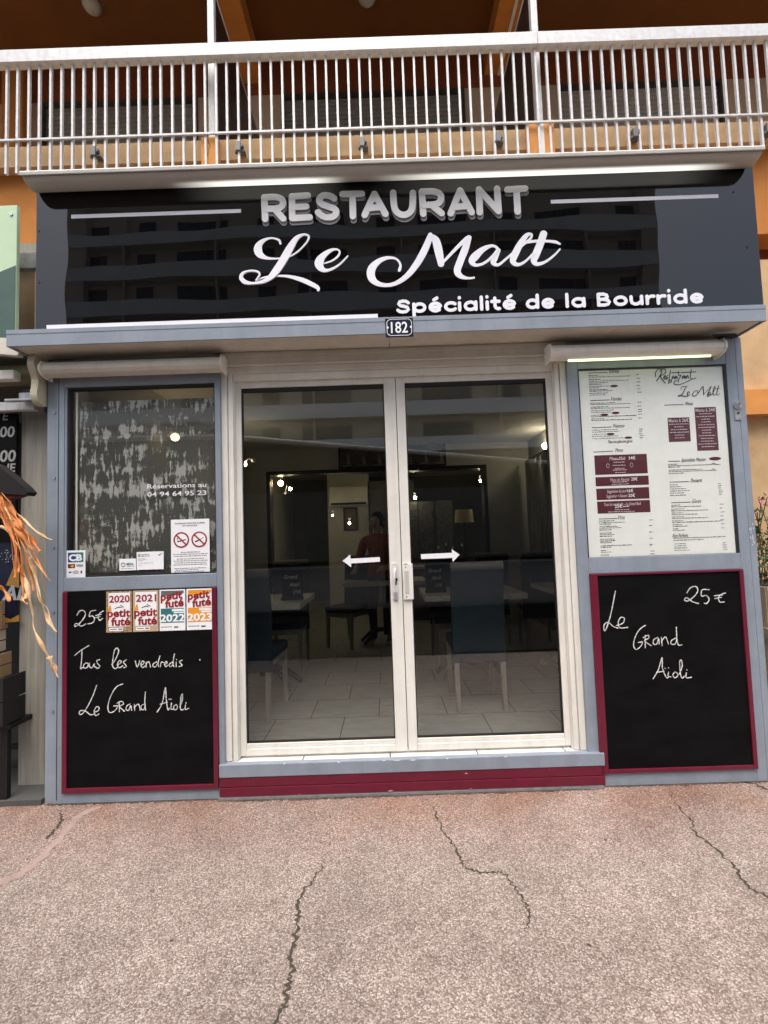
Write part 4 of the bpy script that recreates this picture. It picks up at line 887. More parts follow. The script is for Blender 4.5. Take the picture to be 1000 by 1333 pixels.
# house number
q0 = at(501.3, 415, -.207); q1 = at(538.5, 438.5, -.207)
nx0, nx1, nz0, nz1 = q0.x, q1.x, q1.z, q0.z+.002
NAVY = mat('navy enamel', (.008, .012, .035), .25, var=.2)
t = thing('house_number_plate', 'small navy enamel plate numbered 182 on the canopy edge', 'number plate', ((nx0+nx1)/2, -.207, nz0))
MB().box(nx0, nx1, -.212, -.207, nz0, nz1).build('plate', NAVY, t, .003)
wd = (nx1-nx0); hh = nz1-nz0
text('182', (nx0+nx1)/2, nz0+.22*hh, -.2122, PAPERW, t, 'number', h=hh*.56, width=wd*.60, off=.012, align='c')
i_ = .009; c_ = .016
oct_ = [(nx0+i_+c_, nz0+i_), (nx1-i_-c_, nz0+i_), (nx1-i_-c_*.3, nz0+i_+c_*.3+.003), (nx1-i_, nz0+i_+c_), (nx1-i_, nz1-i_-c_), (nx1-i_-c_*.3, nz1-i_-c_*.3-.003), (nx1-i_-c_, nz1-i_), (nx0+i_+c_, nz1-i_), (nx0+i_+c_*.3, nz1-i_-c_*.3-.003), (nx0+i_, nz1-i_-c_), (nx0+i_, nz0+i_+c_), (nx0+i_+c_*.3, nz0+i_+c_*.3+.003), (nx0+i_+c_, nz0+i_)]
MB().stroke([(*p, .0028) for p in oct_], -.212, .0006, False).build('border_line', PAPERW, t)
mb = MB()
for xx in (nx0+.0125, nx1-.0125): mb.cyl((xx, -.2135, (nz0+nz1)/2), (xx, -.2118, (nz0+nz1)/2), .006, 12)
mb.build('screw', PAPERW, t)
#PART3 ============================================================ the apartment building over the shop
BY = 1.4
ab = thing('apartment_building', 'orange stucco apartment building with balcony and grey roller shutters over the restaurant', 'building', (0, 2, 0))
MB().box(-9, 9, BY+.02, 3.4, 4.86, 5.02).build('balcony_slab', BEIGE, ab)
MB().box(-9, 9, BY, BY+.02, 4.855, 5.045).build('slab_edge', BEIGE, ab)
MB().box(-9, 9, BY+.10, BY+.35, 4.06, 4.86).build('lintel_beam', ORANGE, ab)
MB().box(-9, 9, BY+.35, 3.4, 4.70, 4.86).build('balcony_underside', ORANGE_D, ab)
# wall below the balcony, each side of the shop
MB().box(-9, -2.45, 1.9, 2.1, 0, 4.70).build('wall', PINKB, ab)
MB().box(2.15, 9, 1.15, 1.45, 0, 3.62).build('wall', BEIGE, ab)
MB().box(2.15, 9, 1.80, 1.9, 3.3, 4.70).build('wall', REDBR, ab)
MB().box(2.12, 9, 1.05, 1.15, 2.30, 2.50).build('ledge', ORANGE_L, ab)
# balcony back wall with three bays
BWY = 3.3; CZ = 7.75
mb = MB(); mb.box(-9, 9, BWY, BWY+.25, 7.30, CZ); mb.build('upper_wall', REDBR, ab)
SH = mat('grey shutter slats', (.27, .26, .235), .6, var=.2, scale=6); SHL = mat('paler shutter slats', (.40, .38, .36), .6, var=.15, scale=6)
bays = [(-4.35, -2.28, SH), (-1.18, 1.23, SH), (2.45, 4.62, SHL)]
segs = [-9, *[v for b in bays for v in b[:2]], 9]
mb = MB()
for i in range(0, len(segs), 2): MB().box(segs[i], segs[i+1], BWY, BWY+.25, 5.02, 7.30).build('back_wall', PINKB, ab)
mb = MB(); mb.box(-4.75, -4.48, BWY-.15, BWY, 5.02, CZ); mb.build('pier', ORANGE, ab)
for a, b, m_ in bays:
    mb = MB(); k = 36
    for j in range(k):
        z = 5.02+2.26*j/k; mb.prism([(BWY+.06, z), (BWY+.040, z+.012), (BWY+.040, z+.050), (BWY+.06, z+.0615)], a+.04, b-.04)
    mb.box(a+.04, b-.04, BWY+.06, BWY+.08, 5.02, 7.30)
    s_ = mb.build('roller_shutter', m_, ab)
    MB().frame(a, b, 5.02, 7.30, BWY-.01, BWY+.09, .04, .04, 0, .05).build('shutter_frame', mat('dark frame', (.05, .045, .04), .5), s_)
CZ = 7.75
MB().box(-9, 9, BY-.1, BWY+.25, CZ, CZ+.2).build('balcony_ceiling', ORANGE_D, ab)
MB().box(-9, 9, BY-.2, BY-.1, CZ-.02, CZ+1.1).build('upper_parapet', ORANGE, ab)
def pil(a, b, split):
    A = at(*a, BY-.05); B = at(*b, BY-.05)
    x0, x1, z1, z0 = A.x, B.x, A.z, 4.60
    p = MB().box(x0, x1, BY-.05, BY+.10, z0, z1).build('pilaster', ORANGE_L, ab)
    if split: MB().box(x0+.42*(x1-x0), x0+.62*(x1-x0), BY-.055, BY-.05, z0, z1+.01).build('downpipe', WHITE, p)
    else:
        c = [(x0+.35*(x1-x0)+random.uniform(-.012, .012)+.02*math.sin(i*.7), z1-.02-.03*i, random.uniform(.003, .006)) for i in range(10)]
        MB().stroke(c, BY-.05, .0008, False).build('crack', DARKM, p)
pil((262, 179), (284.5, 200), False); pil((685.5, 160), (723, 200), True)
PANEL = mat('brown screen glass', (.03, .018, .012), .3); 
gx_ = lambda px: gr(px, 0, CZ-.28).x
for sgn, x, bx0, bx1 in ((1, -1.465, gx_(279), gx_(312)), (-1, 1.536, gx_(651), gx_(691))):
    MB().box(x-.030, x+.030, BY+.06, BY+.12, 5.02, CZ).build('balcony_post', ALU, ab, .004)
    MB().box(x-.012, x+.012, BY+.12, BWY, 5.06, 6.62).build('divider_screen', PANEL, ab)
    MB().box(x-.016, x+.016, BY+.12, BWY, 6.62, 6.645).build('screen_edge', ALU, ab)
    MB().box(bx0, bx1, BY-.1, BWY, CZ-.28, CZ).build('ceiling_beam', ORANGE, ab)
MB().box(gx_(671), gx_(675), BY-.1, BWY, CZ-.288, CZ-.28).build('beam_trunking', WHITE, ab)
L1 = gr(120, 12, CZ-.05); L2 = gr(478, 1, CZ-.05)
for x, y, lab in ((L1.x, L1.y, 'round frosted ceiling light of the balcony bay at the left'), (L2.x, L2.y, 'round frosted ceiling light above the middle balcony bay, half out of the picture')):
    t = thing('ceiling_light', lab, 'light', (x, y, CZ), 'round lights on the balcony ceiling')
    MB().lathe((x, y, CZ), [(.001, -.02), (.105, -.02), (.108, 0)], 24).build('base_ring', STEEL, t)
    MB().lathe((x, y, CZ-.02), [(.001, -.055), (.04, -.052), (.07, -.04), (.09, -.02), (.096, 0)], 24).build('diffuser', mat('frosted glass', (.45, .45, .40), .35), t)

# railing
rg = thing('balcony_railing', 'long pale aluminium balcony railing of thin upright bars above the sign', 'railing', (0, BY-.1, 4.8))
RY = BY-.06
MB().prism([(RY-.05, 5.745), (RY-.05, 5.855), (RY-.04, 5.868), (RY+.03, 5.868), (RY+.03, 5.745)], -5.0, 1.49).build('handrail', ALU, rg)
MB().prism([(RY-.05, 5.745), (RY-.05, 5.855), (RY-.04, 5.868), (RY+.03, 5.868), (RY+.03, 5.745)], 1.494, 5.0).build('handrail', ALU, rg)
MB().box(-5.0, 5.0, RY-.028, RY-.012, 5.030, 5.046).build('lower_rail', ALU, rg)
xa = at(512.5, 150, RY).x
n_l = 0
first = None
for i in range(-49, 50):
    x = xa+.0985*i+random.uniform(-.003, .003)
    if x < -4.9 or x > 4.95: continue
    if first is None:
        first = MB().box(-.009, .009, RY-.012, RY+.014, 4.735, 5.745).build('baluster', ALU, None); first.parent = rg
        # vertices are in world y/z, the parent carries the thing's place
        for v in first.data.vertices: v.co -= Vector(rg.location)
        first.location = (x, 0, 0)
    else:
        c = first.copy(); COL.objects.link(c); c.parent = rg; c.location = (x, 0, random.uniform(-.006, .006))
mb0 = None
for px in (123, 311, 471.5, 648, 825.5, 998):
    q = at(px, 198-.042*(px-123), RY); x = q.x
    mb = MB(); mb.box(x-.022, x+.022, RY-.03, RY+.03, 4.87, 4.955).box(x+.0, x+.05, RY+.0, RY+.06, 4.88, 4.90).box(x-.035, x-.018, RY-.015, RY+.02, 4.865, 4.89).box(x+.018, x+.040, RY-.02, RY+.02, 4.91, 4.945)
    mb.build('clamp', mat('dull clamp steel', (.16, .16, .155), .55, metal=.4), rg, .004)

# ============================================================ neighbouring stall at the left edge
ns = thing('market_stall', 'dark open stall with weathered timber upright and awning gear left of the restaurant', 'stall', (-2.6, .3, 0))
MB().box(-2.212, -2.055, .17, .215, .03, 2.40).build('timber_upright', BOARD, ns)
MB().box(-4.2, -1.95, -.01, .4, 0, .03).build('kerb', mat('dark kerb', (.07, .07, .065), .8), ns)
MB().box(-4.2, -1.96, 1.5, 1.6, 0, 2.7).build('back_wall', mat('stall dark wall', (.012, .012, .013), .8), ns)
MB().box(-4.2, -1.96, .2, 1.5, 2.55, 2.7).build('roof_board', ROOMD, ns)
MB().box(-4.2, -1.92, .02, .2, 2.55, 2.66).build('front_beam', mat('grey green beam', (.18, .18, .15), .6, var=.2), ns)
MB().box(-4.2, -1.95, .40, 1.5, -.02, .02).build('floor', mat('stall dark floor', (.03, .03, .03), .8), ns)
MB().box(-4.2, -2.06, .06, .10, 2.24, 2.29).build('awning_bar', ALU, ns)
MB().box(-4.2, -2.12, -.02, .04, 2.40, 2.455).build('awning_front_rail', WHITE, ns, .006)
MB().cyl((-4.2, .10, 2.46), (-2.045, .10, 2.46), .062, 18).build('awning_roll', mat('olive awning cloth', (.20, .18, .10), .85), ns)
MB().lathe((0, 0, 0), [(.0, 0), (.001, 0)], 3)
MB().cyl((-2.045, .10, 2.46), (-2.03, .10, 2.46), .075, 20).cyl((-2.03, .10, 2.46), (-2.01, .10, 2.46), .035, 16).build('awning_gear', DARKM, ns)
prof = spline([(.0, 2.52), (-.06, 2.53), (-.085, 2.46), (-.05, 2.38), (-.06, 2.29), (-.03, 2.245), (.04, 2.25), (.06, 2.34), (.07, 2.46), (.04, 2.52), (.0, 2.52)], 4)[:-1]
MB().prism(prof, -1.995, -1.955).build('awning_bracket', mat('cream plastic', (.55, .50, .36), .5), ns, .003)
MB().box(-2.12, -2.02, .02, .09, 2.29, 2.33).box(-2.19, -2.0, .0, .03, 2.275, 2.29).build('awning_bracket_foot', STEEL, ns, .004)
MB().box(-2.04, -1.955, .12, .20, 2.24, 2.54).build('awning_side_plate', ROOMD, ns)
# steel and timber between the two signs
sb = thing('steel_bracket', 'galvanised bracket and pale battens in the gap left of the black sign', 'bracket', (-2.1, 0, 2.6))
MB().box(-2.30, -1.80, .05, .09, 3.10, 3.20).build('steel_bar', STEEL, sb, .002)
MB().cyl((-2.03, .045, 3.115), (-2.03, .05, 3.115), .008, 10).build('bolt', DARKM, sb)
MB().box(-2.30, -1.80, .12, .16, 3.235, 3.30).build('timber_rail', BOARD, sb)
MB().box(-2.06, -2.03, .06, .10, 2.60, 3.10).build('batten', PINKB, sb)
MB().box(-2.30, -1.80, .2, .22, 2.6, 3.235).build('backing_board', mat('brown board', (.20, .13, .07), .8, var=.3), sb)
MB().box(-2.015, -1.92, .06, .10, 2.60, 2.80).box(-2.02, -2.005, .05, .06, 2.6, 2.86).box(-1.955, -1.94, .05, .06, 2.6, 2.84).build('white_batten', WHITE, sb)
# green panel
gp_ = thing('green_sign', 'pale green glossy sign panel with grey-green lower half at the upper left edge', 'sign', (-2.6, -.12, 2.5))
A = at(22.5, 267, -.1); B = at(25, 447, -.1); gx = (A.x+B.x)/2-.01
MB().box(-3.9, gx, -.1, -.075, 2.555, A.z).build('panel', mat('pale green panel', (.50, .66, .42), .25, var=.05), gp_, .003)
z_ = lambda y: at(12, y, -.1).z
MB().plate([(-3.9, 2.56), (gx-.003, 2.56), (gx-.003, z_(346)), (gx-.05, z_(350)), (gx-.12, z_(356)), (-3.9, z_(372))], -.102, .0016).build('lower_area', mat('grey green colour', (.16, .18, .14), .35, var=.3, scale=30), gp_)  # darker grey-green area over the lower part of the panel
MB().cyl((gx-.032, -.106, z_(279)), (gx-.032, -.1, z_(279)), .010, 12).build('screw', ALU, gp_)
MB().prism([(-2.20, 2.52), (-2.03, 2.50), (-2.015, 2.56), (-2.06, 2.60), (-2.20, 2.61)], -.11, -.07, 'y').build('bent_clip', SOFFIT, gp_)
# price board
pb = thing('price_board', 'black price board with white painted digits hanging behind the awning gear', 'sign', (-2.5, .14, 1.4))
MB().box(-3.4, -2.214, .13, .15, 1.46, 2.24).build('board', BLACK, pb)
for s_, px, py, h in (('E', 3.5, 547, .05), ('00', 0, 569, .065), ('00', 0, 601, .07), (': JE', 1, 614.5, .05)):
    q = at(px, py, .129); text(s_, q.x, q.z, .129, mat('worn paint digits', (.30, .30, .29), .8), pb, 'lettering', h=h, off=.02, shear=.1)
# poster
ps = thing('poster', 'dark blue poster with pale letters behind the orange strands', 'poster', (-2.5, .14, 1.0))
NAV2 = mat('night blue poster', (.003, .006, .025), .35, var=.6, scale=9)
MB().box(-3.4, -2.214, .135, .15, .98, 1.455).build('sheet', NAV2, ps)
q = at(2, 781, .133); text('AN', q.x, q.z, .1335, mat('dull poster letters', (.30, .31, .33), .6), ps, 'lettering', h=.085, off=.03, shear=.25)
mb = MB(); mb.plate([(at(x, y, .1345).x, at(x, y, .1345).z) for x, y in ((8, 762), (20, 733), (25, 728), (25, 765))], .1342, .0005); mb.build('yellow_print', mat('yellow print', (.32, .17, .03), .5), ps); mb = MB(); mb.plate([(at(x, y, .1345).x, at(x, y, .1345).z) for x, y in ((-5, 812), (-5, 790), (5, 803), (14, 806), (25, 800), (25, 809))], .1342, .0005); mb.build('yellow_print', mat('yellow print', (.32, .17, .03), .5), ps)
mb = MB()
for i in range(26):
    q = at(random.uniform(0, 22), 728-.5*random.uniform(0, 20)+random.uniform(-6, 6), .1345); mb.plate([(q.x+.004*random.random()*math.cos(a), q.z+.004*random.random()*math.sin(a)) for a in (0, 1.5, 3, 4.6)], .134, .0005)
mb.build('star_print', PAPERW, ps)
# straw decoration
hd_ = thing('hanging_decoration', 'straw decoration with dark slanting brim and long orange strands at the left edge', 'decoration', (-2.2, -.25, 1.7))
DY = -.25
def dpt(px, py, Y=DY): p = at(px, py, Y); return (p.x, p.z)
br = [dpt(*p) for p in ((-60, 590), (-20, 598), (0, 606), (18, 620), (34, 634), (40, 641), (36, 645), (20, 644), (-60, 640))]
MB().prism(br, DY-.02, DY+.05, 'y').build('brim', mat('dark brown felt', (.006, .004, .0035), .9), hd_, .004)
MB().prism([dpt(*p) for p in ((-60, 640.5), (20, 644.5), (30, 645), (12, 650), (-60, 665))], DY-.01, DY+.04, 'y').build('brim_lining', mat('dark red lining', (.07, .010, .008), .9), hd_)
STRAW = mat('orange straw', (.75, .27, .075), .6, var=.35, scale=30, stretch=(1, 1, 1)); STRAW2 = mat('pale straw', (.80, .52, .28), .6, var=.3, scale=30)
def strand(pts, wd, m_, y0=DY):
    sp = spline([(*p,) for p in pts], 7); n = len(sp); vs = []
    W_ = [wd*(1-.35*i/n)*(.8+.4*math.sin(i*.55+len(pts))) for i in range(n)]
    for i, (px, py) in enumerate(sp):
        Y = y0-.012*math.sin(i*.35+pts[0][0]); p = at(px, py, Y)
        d0 = Vector(sp[min(i+1, n-1)])-Vector(sp[max(i-1, 0)]); d0.normalize()
        nx, nz = d0.y, d0.x   # perpendicular, image y runs down
        tw = .9*math.sin(i*.28+pts[1][1]); hw = W_[i]*.5*p.x.__class__(1)
        k = hw*.0041
        vs += [(p.x-nx*k*math.cos(tw), Y-k*math.sin(tw)-.0, p.z-nz*k*math.cos(tw)), (p.x, Y-.0035, p.z), (p.x+nx*k*math.cos(tw), Y+k*math.sin(tw), p.z+nz*k*math.cos(tw))]
    fs = []
    for i in range(n-1):
        a = 3*i; fs += [(a, a+1, a+4, a+3), (a+1, a+2, a+5, a+4)]
    o = MB().add(vs, fs, True).build('straw_strand', m_, hd_)
    md = o.modifiers.new('thick', 'SOLIDIFY'); md.thickness = .0015
    if wd >= 6.5:
        for k_ in range(1): strand([(x+random.uniform(-6, 6), y+random.uniform(-5, 5)+6*k_) for x, y in pts[:len(pts)-(k_ == 1 and len(pts) > 3)]], random.uniform(1.2, 2.4), STRAW if k_ else m_, y0-.01*(k_+1))
strand([(-14, 628), (0, 645), (10, 668), (22, 700), (28, 725), (32, 748)], 9, STRAW)
strand([(-12, 640), (4, 655), (26, 672), (45, 690), (58, 699), (69, 703)], 5, STRAW2)
strand([(-10, 648), (6, 664), (24, 690), (38, 712), (48, 730), (60, 750)], 8, STRAW)
strand([(-10, 655), (2, 672), (16, 700), (26, 735), (31, 760), (29, 784)], 6, STRAW)
strand([(28, 735), (33, 752), (38, 775), (43, 800), (45, 820), (56, 842), (66, 860), (76, 882)], 5.5, STRAW2)
strand([(40, 725), (46, 748), (52, 775), (58, 795), (66, 812), (74, 823)], 6.5, STRAW2)
strand([(-12, 622), (2, 640), (14, 662), (30, 688), (44, 706), (52, 718)], 9, STRAW)
strand([(-12, 634), (2, 652), (10, 680), (18, 706), (22, 735), (20, 752)], 8, STRAW)
strand([(-12, 645), (8, 660), (20, 690), (33, 716), (40, 744), (44, 770)], 6, STRAW)
strand([(-12, 630), (6, 652), (18, 672), (30, 690)], 12, STRAW)
strand([(-8, 640), (8, 664), (24, 694), (40, 722), (58, 748), (66, 756)], 5, STRAW2)
strand([(12, 672), (24, 684), (38, 700), (50, 716)], 7, STRAW)
strand([(-12, 765), (0, 764), (8, 772), (13, 783)], 6, STRAW)
strand([(4, 660), (12, 690), (20, 710), (25, 728), (24, 745)], 5, STRAW)
strand([(-10, 690), (3, 686), (16, 700), (27, 716)], 4, STRAW2)
strand([(30, 770), (34, 778), (31, 783), (28, 776)], 7, STRAW2)
strand([(64, 855), (70, 868), (76, 880)], 9, STRAW2)
# crates
def crate(px0, py0, px1, py1, Y, m_, lab, depth=.14):
    a = at(px0, py0, Y); b = at(px1, py1, Y); b.x = at(px1, py1, Y+depth).x; x0, x1, z1, z0 = -2.55, b.x, a.z, b.z
    t = thing('crate', lab, 'crate', ((x0+x1)/2, Y, z0), 'crates piled on the stall'); n = 2; h = (z1-z0)
    mb = MB()
    for k in range(n):
        za = z0+h*k/n+.004; zb = z0+h*(k+1)/n-.004
        mb.box(x0, x1, Y, Y+.008, za, zb); mb.box(x1-.008, x1, Y+.008, Y+depth, za, zb)
    mb.build('slats', m_, t)
    MB().box(x1-.03, x1-.009, Y+.009, Y+.028, z0, z1-.002).build('corner_post', m_, t)
    MB().box(x0, x1-.009, Y+.009, Y+depth, z0, z0+.008).build('bottom', m_, t)
    return t, x1, z0, z1
cy = -.10
crate(0, 784, 10.5, 823, .02, CRATEW, 'small pale wooden crate topmost on the pile at the left edge')
crate(0, 823.5, 7.5, 853, .02, mat('cream crate wood', (.62, .52, .38), .7, var=.2), 'cream crate second from the top of the pile at the left edge')
crate(0, 853.5, 15, 886, .0, CRATEW, 'open slatted wooden crate resting on the dark crate at the left edge')
t, x1, z0, z1 = crate(0, 883, 33, 946, -.05, CRATED, 'large black-brown crate below the pale ones, leaning at the left edge', .17)
tb = thing('stall_stand', 'black stand carrying the crates beside the timber upright', 'stand', (-2.4, .1, .03))
MB().box(-2.7, -2.13, .0, .30, z0-.03, z0-.003).build('shelf', DARKM, tb); 
for xx, yy in ((-2.17, .02), (-2.17, .26)): MB().box(xx-.02, xx+.02, yy-.015, yy+.015, 0, z0-.03).build('leg', DARKM, tb)
MB().box(-2.7, -2.19, .26, .28, .2, .23).build('stretcher', DARKM, tb)

# ============================================================ right edge: planter and shrub
PX = 2.42
pl = thing('planter_box', 'tall beige ribbed planter box by the wall at the right edge', 'planter', (2.9, .45, 0))
mb = MB(); mb.box(2.40, 3.6, .35, .75, 0, 1.02)
for k in range(20): mb.box(2.405+.06*k, 2.445+.06*k, .338, .35, .78, 1.02)
mb.box(2.39, 3.6, .335, .765, .70, .76)
mb.build('box', mat('beige planter', (.46, .36, .25), .85, var=.2, scale=8, bump=.2, bscale=90), pl)
MB().box(2.42, 3.58, .37, .73, 1.02, 1.03).build('soil', mat('soil', (.03, .02, .015), .95), pl)
sh = thing('flowering_shrub', 'leafy green shrub with pink flowers at the right edge beside the shopfront', 'shrub', (2.7, .5, 1.03))
LF = mat('shrub leaf', (.045, .11, .035), .45, var=.5, scale=18); FLW = mat('pink petals', (.62, .10, .30), .6, var=.3, scale=40); STM = mat('shrub stem', (.12, .08, .04), .8)
lf = MB(); sm_ = MB(); fw = MB()
for i in range(46):
    bx = random.uniform(2.40, 3.3); by = random.uniform(.40, .70); p0 = Vector((bx, by, 1.02))
    p1 = p0+Vector((random.uniform(-.16, .16), random.uniform(-.15, .12), random.uniform(.22, .60)))
    if i < 3: p1 = Vector((2.37+.02*i, .5, 1.48+.05*i))
    if i < 8: p0 = Vector((2.40+.03*i, .48, 1.02)); p1 = Vector((2.36+.04*random.random(), .42+.1*random.random(), 1.2+.12*(i % 5)))
    md_ = (p0+p1)/2+Vector((random.uniform(-.04, .04), 0, .03)); sm_.tube(spline([p0, md_, p1], 3), .003, 5)
    for j in range(16):
        t = random.uniform(.25, 1); c = p0.lerp(p1, t)+Vector((random.uniform(-.05, .05), random.uniform(-.05, .05), random.uniform(-.03, .05)))
        d = Vector((random.uniform(-1, 1), random.uniform(-1, .6), random.uniform(-.6, .7))).normalized(); s2 = d.cross(Vector((random.uniform(-1, 1), random.uniform(-1, 1), 1))).normalized(); L = random.uniform(.03, .055)
        up = d.cross(s2)*.006
        lf.add([c, c+d*L*.5+s2*L*.26+up, c+d*L, c+d*L*.5-s2*L*.26+up, c+d*L*.5], [(0, 1, 4), (1, 2, 4), (2, 3, 4), (3, 0, 4)])
    if i % 3 == 0 or i < 5:
        for j in range(9):
            a = j*.7; c = p1+Vector((random.uniform(-.02, .02), random.uniform(-.03, .0), random.uniform(-.02, .02)))
            fw.add([c, c+Vector((.014*math.cos(a), -.008, .014*math.sin(a))), c+Vector((.012*math.cos(a+.9), -.010, .012*math.sin(a+.9)))], [(0, 1, 2)])
lf.build('leaves', LF, sh); sm_.build('stems', STM, sh); fw.build('flowers', FLW, sh)

# ============================================================ the room behind the glass
FZ = .186
rm = thing('dining_room', 'dim grey dining room with tiled floor seen through the glass doors', 'room', (0, 3, .18))
MB().box(-1.92, 2.04, .11, 7.4, .10, FZ).build('tiled_floor', FLOORT, rm)
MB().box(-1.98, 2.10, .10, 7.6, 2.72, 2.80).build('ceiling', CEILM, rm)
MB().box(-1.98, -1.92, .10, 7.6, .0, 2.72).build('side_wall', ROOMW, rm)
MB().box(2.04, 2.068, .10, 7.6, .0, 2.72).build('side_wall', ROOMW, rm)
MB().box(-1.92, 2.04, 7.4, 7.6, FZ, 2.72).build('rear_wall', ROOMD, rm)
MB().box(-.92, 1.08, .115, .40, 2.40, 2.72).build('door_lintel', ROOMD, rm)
MB().box(-1.0, -.94, .10, .30, .186, 2.72).box(1.09, 1.14, .10, .30, .186, 2.72).build('bay_return', ROOMW, rm)
PY = 4.0
mb = MB(); mb.box(-1.92, -1.64, PY, PY+.15, FZ, 2.72); mb.box(1.44, 2.04, PY, PY+.15, FZ, 2.72); mb.box(-1.64, 1.44, PY, PY+.15, 2.41, 2.72)
mb.build('partition_wall', ROOMW, rm)
MB().frame(-1.64, 1.44, FZ, 2.41, PY-.02, PY+.17, .05, .05, 0, .05).build('opening_trim', DARKM, rm)
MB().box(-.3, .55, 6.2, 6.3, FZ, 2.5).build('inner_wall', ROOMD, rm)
# chairs
def make_chair(x, y, rot, lab):
    t = thing('dining_chair', lab, 'chair', (0, 0, 0), 'high backed dining chairs')
    w2 = .185
    bk = MB(); prof = spline([(-.02, .33), (-.015, .55), (-.03, .80), (-.055, 1.0)], 5)
    pr = [(y_, z_) for y_, z_ in prof]+[(y_+.055, z_) for y_, z_ in reversed(prof)]
    bk.prism(pr, -w2, w2); bk.build('backrest', SEATM, t, .012)
    MB().cyl((-w2, -.030, 1.005), (w2, -.030, 1.005), .034, 14).build('head_roll', SEATT, t)
    MB().box(-w2, w2, .03, .44, .40, .47).build('seat', SEATM, t, .015)
    for sx_ in (-1, 1):
        for (ya, yb) in ((.01, -.025), (.41, .42)):
            xx = sx_*(w2-.022); z1 = .40
            a = MB(); a.add([(xx-.019, ya-.019, z1), (xx+.019, ya-.019, z1), (xx+.019, ya+.019, z1), (xx-.019, ya+.019, z1), (xx-.014, yb-.014, 0), (xx+.014, yb-.014, 0), (xx+.014, yb+.014, 0), (xx-.014, yb+.014, 0)], [(0, 1, 2, 3), (7, 6, 5, 4), (0, 4, 5, 1), (1, 5, 6, 2), (2, 6, 7, 3), (3, 7, 4, 0)])
            a.build('leg', WOODL, t, .003)
    MB().box(-w2+.03, w2-.03, .40, .43, .35, .40).box(-w2+.02, -w2+.04, .03, .40, .35, .40).box(w2-.04, w2-.02, .03, .40, .35, .40).build('seat_rail', WOODL, t)
    t.location = (x, y, FZ); t.rotation_euler = (0, 0, rot); return t
ch = make_chair(.635, .72, 0, 'slate blue high-back chair with pale legs, seen from behind through the right door')
def dup(root, loc, rz, lab):
    r = root.copy(); COL.objects.link(r); r.location = loc; r.rotation_euler = (0, 0, rz); r['label'] = lab
    for c in list(root.children):
        d = c.copy(); COL.objects.link(d); d.parent = r
    return r
dup(ch, (-1.0, .64, FZ), rad(-4), 'slate blue high-back chair nearest the left door, its side at the left jamb')
dup(ch, (1.18, 2.75, FZ), rad(4), 'farther high-back chair behind the right door, its blue back half hidden by the dark one')
dup(ch, (1.62, 2.45, FZ), rad(-6), 'dark high-back chair beside the hanging curtain at the right')
dup(ch, (.62, 2.35, FZ), rad(180), 'chair facing the door across the right table, only partly visible')
dup(ch, (-1.0, 2.3, FZ), rad(180), 'chair facing the door across the left table')
dup(ch, (-.35, 3.2, FZ), rad(150), 'chair in the dark middle of the room by the long table')
def table(x0, x1, y0, y1, lab):
    t = thing('dining_table', lab, 'table', ((x0+x1)/2, (y0+y1)/2, FZ), 'dining tables inside'); cx, cy = (x0+x1)/2, (y0+y1)/2
    MB().box(x0, x1, y0, y1, FZ+.70, FZ+.745).build('table_top', TOPW, t, .003)
    MB().cyl((cx, cy, FZ+.10), (cx, cy, FZ+.70), .035, 14).build('pedestal', DARKM, t)
    for sg_ in (-1, 1):
        for ax in (0, 1):
            d = Vector((.30*sg_, .10, 0)) if ax == 0 else Vector((.26*sg_, -.14, 0))
            MB().tube(spline([Vector((cx, cy, FZ+.16)), Vector((cx, cy, FZ+.15))+d*.5, Vector((cx, cy, FZ+.015))+d], 4), [.024, .024, .023, .022, .021, .02, .02, .019, .018], 8).build('foot', DARKM, t)
    return t
table(.30, 1.14, 1.22, 1.95, 'pale wood dining table behind the right glass door')
table(-1.46, -.68, 1.02, 1.82, 'pale wood dining table behind the left glass door')
table(1.42, 2.0, 1.35, 2.1, 'pale wood table by the right side wall')
table(-.5, .45, 2.75, 3.4, 'long table in the middle of the dim room near the person')
TZ = FZ+.745
def card(x, y, lab, words):
    t = thing('menu_card', lab, 'menu card', (x, y, TZ), 'black menu cards standing on tables')
    MB().box(x-.085, x+.085, y, y+.012, TZ+.02, TZ+.24).build('slate', BLACK, t)
    MB().box(x-.09, x+.09, y-.03, y+.04, TZ, TZ+.02).build('foot', DARKM, t)
    for wd_, u, v in words: text(wd_, x+u, TZ+v, y-.001, CHALK, t, 'lettering', h=.03, shear=.2, align='c')
card(-.79, 1.30, 'black menu card chalked Grand Aïoli on the left table', (('Grand', -.01, .175), ('Aïoli', .02, .11), ('25€', .04, .05)))
card(.42, 1.50, 'black menu card on the right table beside the chair back', (('Grand', 0, .175), ('Aïoli', .01, .11), ('25€', .03, .05)))
CG = glass('clear glass', (.88, .90, .90), 1.5, .02)
for x, y, lab in ((-1.02, 1.20, 'stemless glass on the left table nearest the chair back'), (-.905, 1.24, 'stemless glass on the left table beside the black menu card')):
    t = thing('drinking_glass', lab, 'glass', (x, y, TZ), 'glasses on the left table')
    MB().lathe((x, y, TZ), [(.001, .002), (.03, .002), (.036, .03), (.038, .07), (.033, .115)], 16).build('bowl', CG, t)
    MB().lathe((x, y, TZ), [(.001, .0), (.030, .0), (.030, .002), (.001, .002)], 16).build('base', ALU, t)
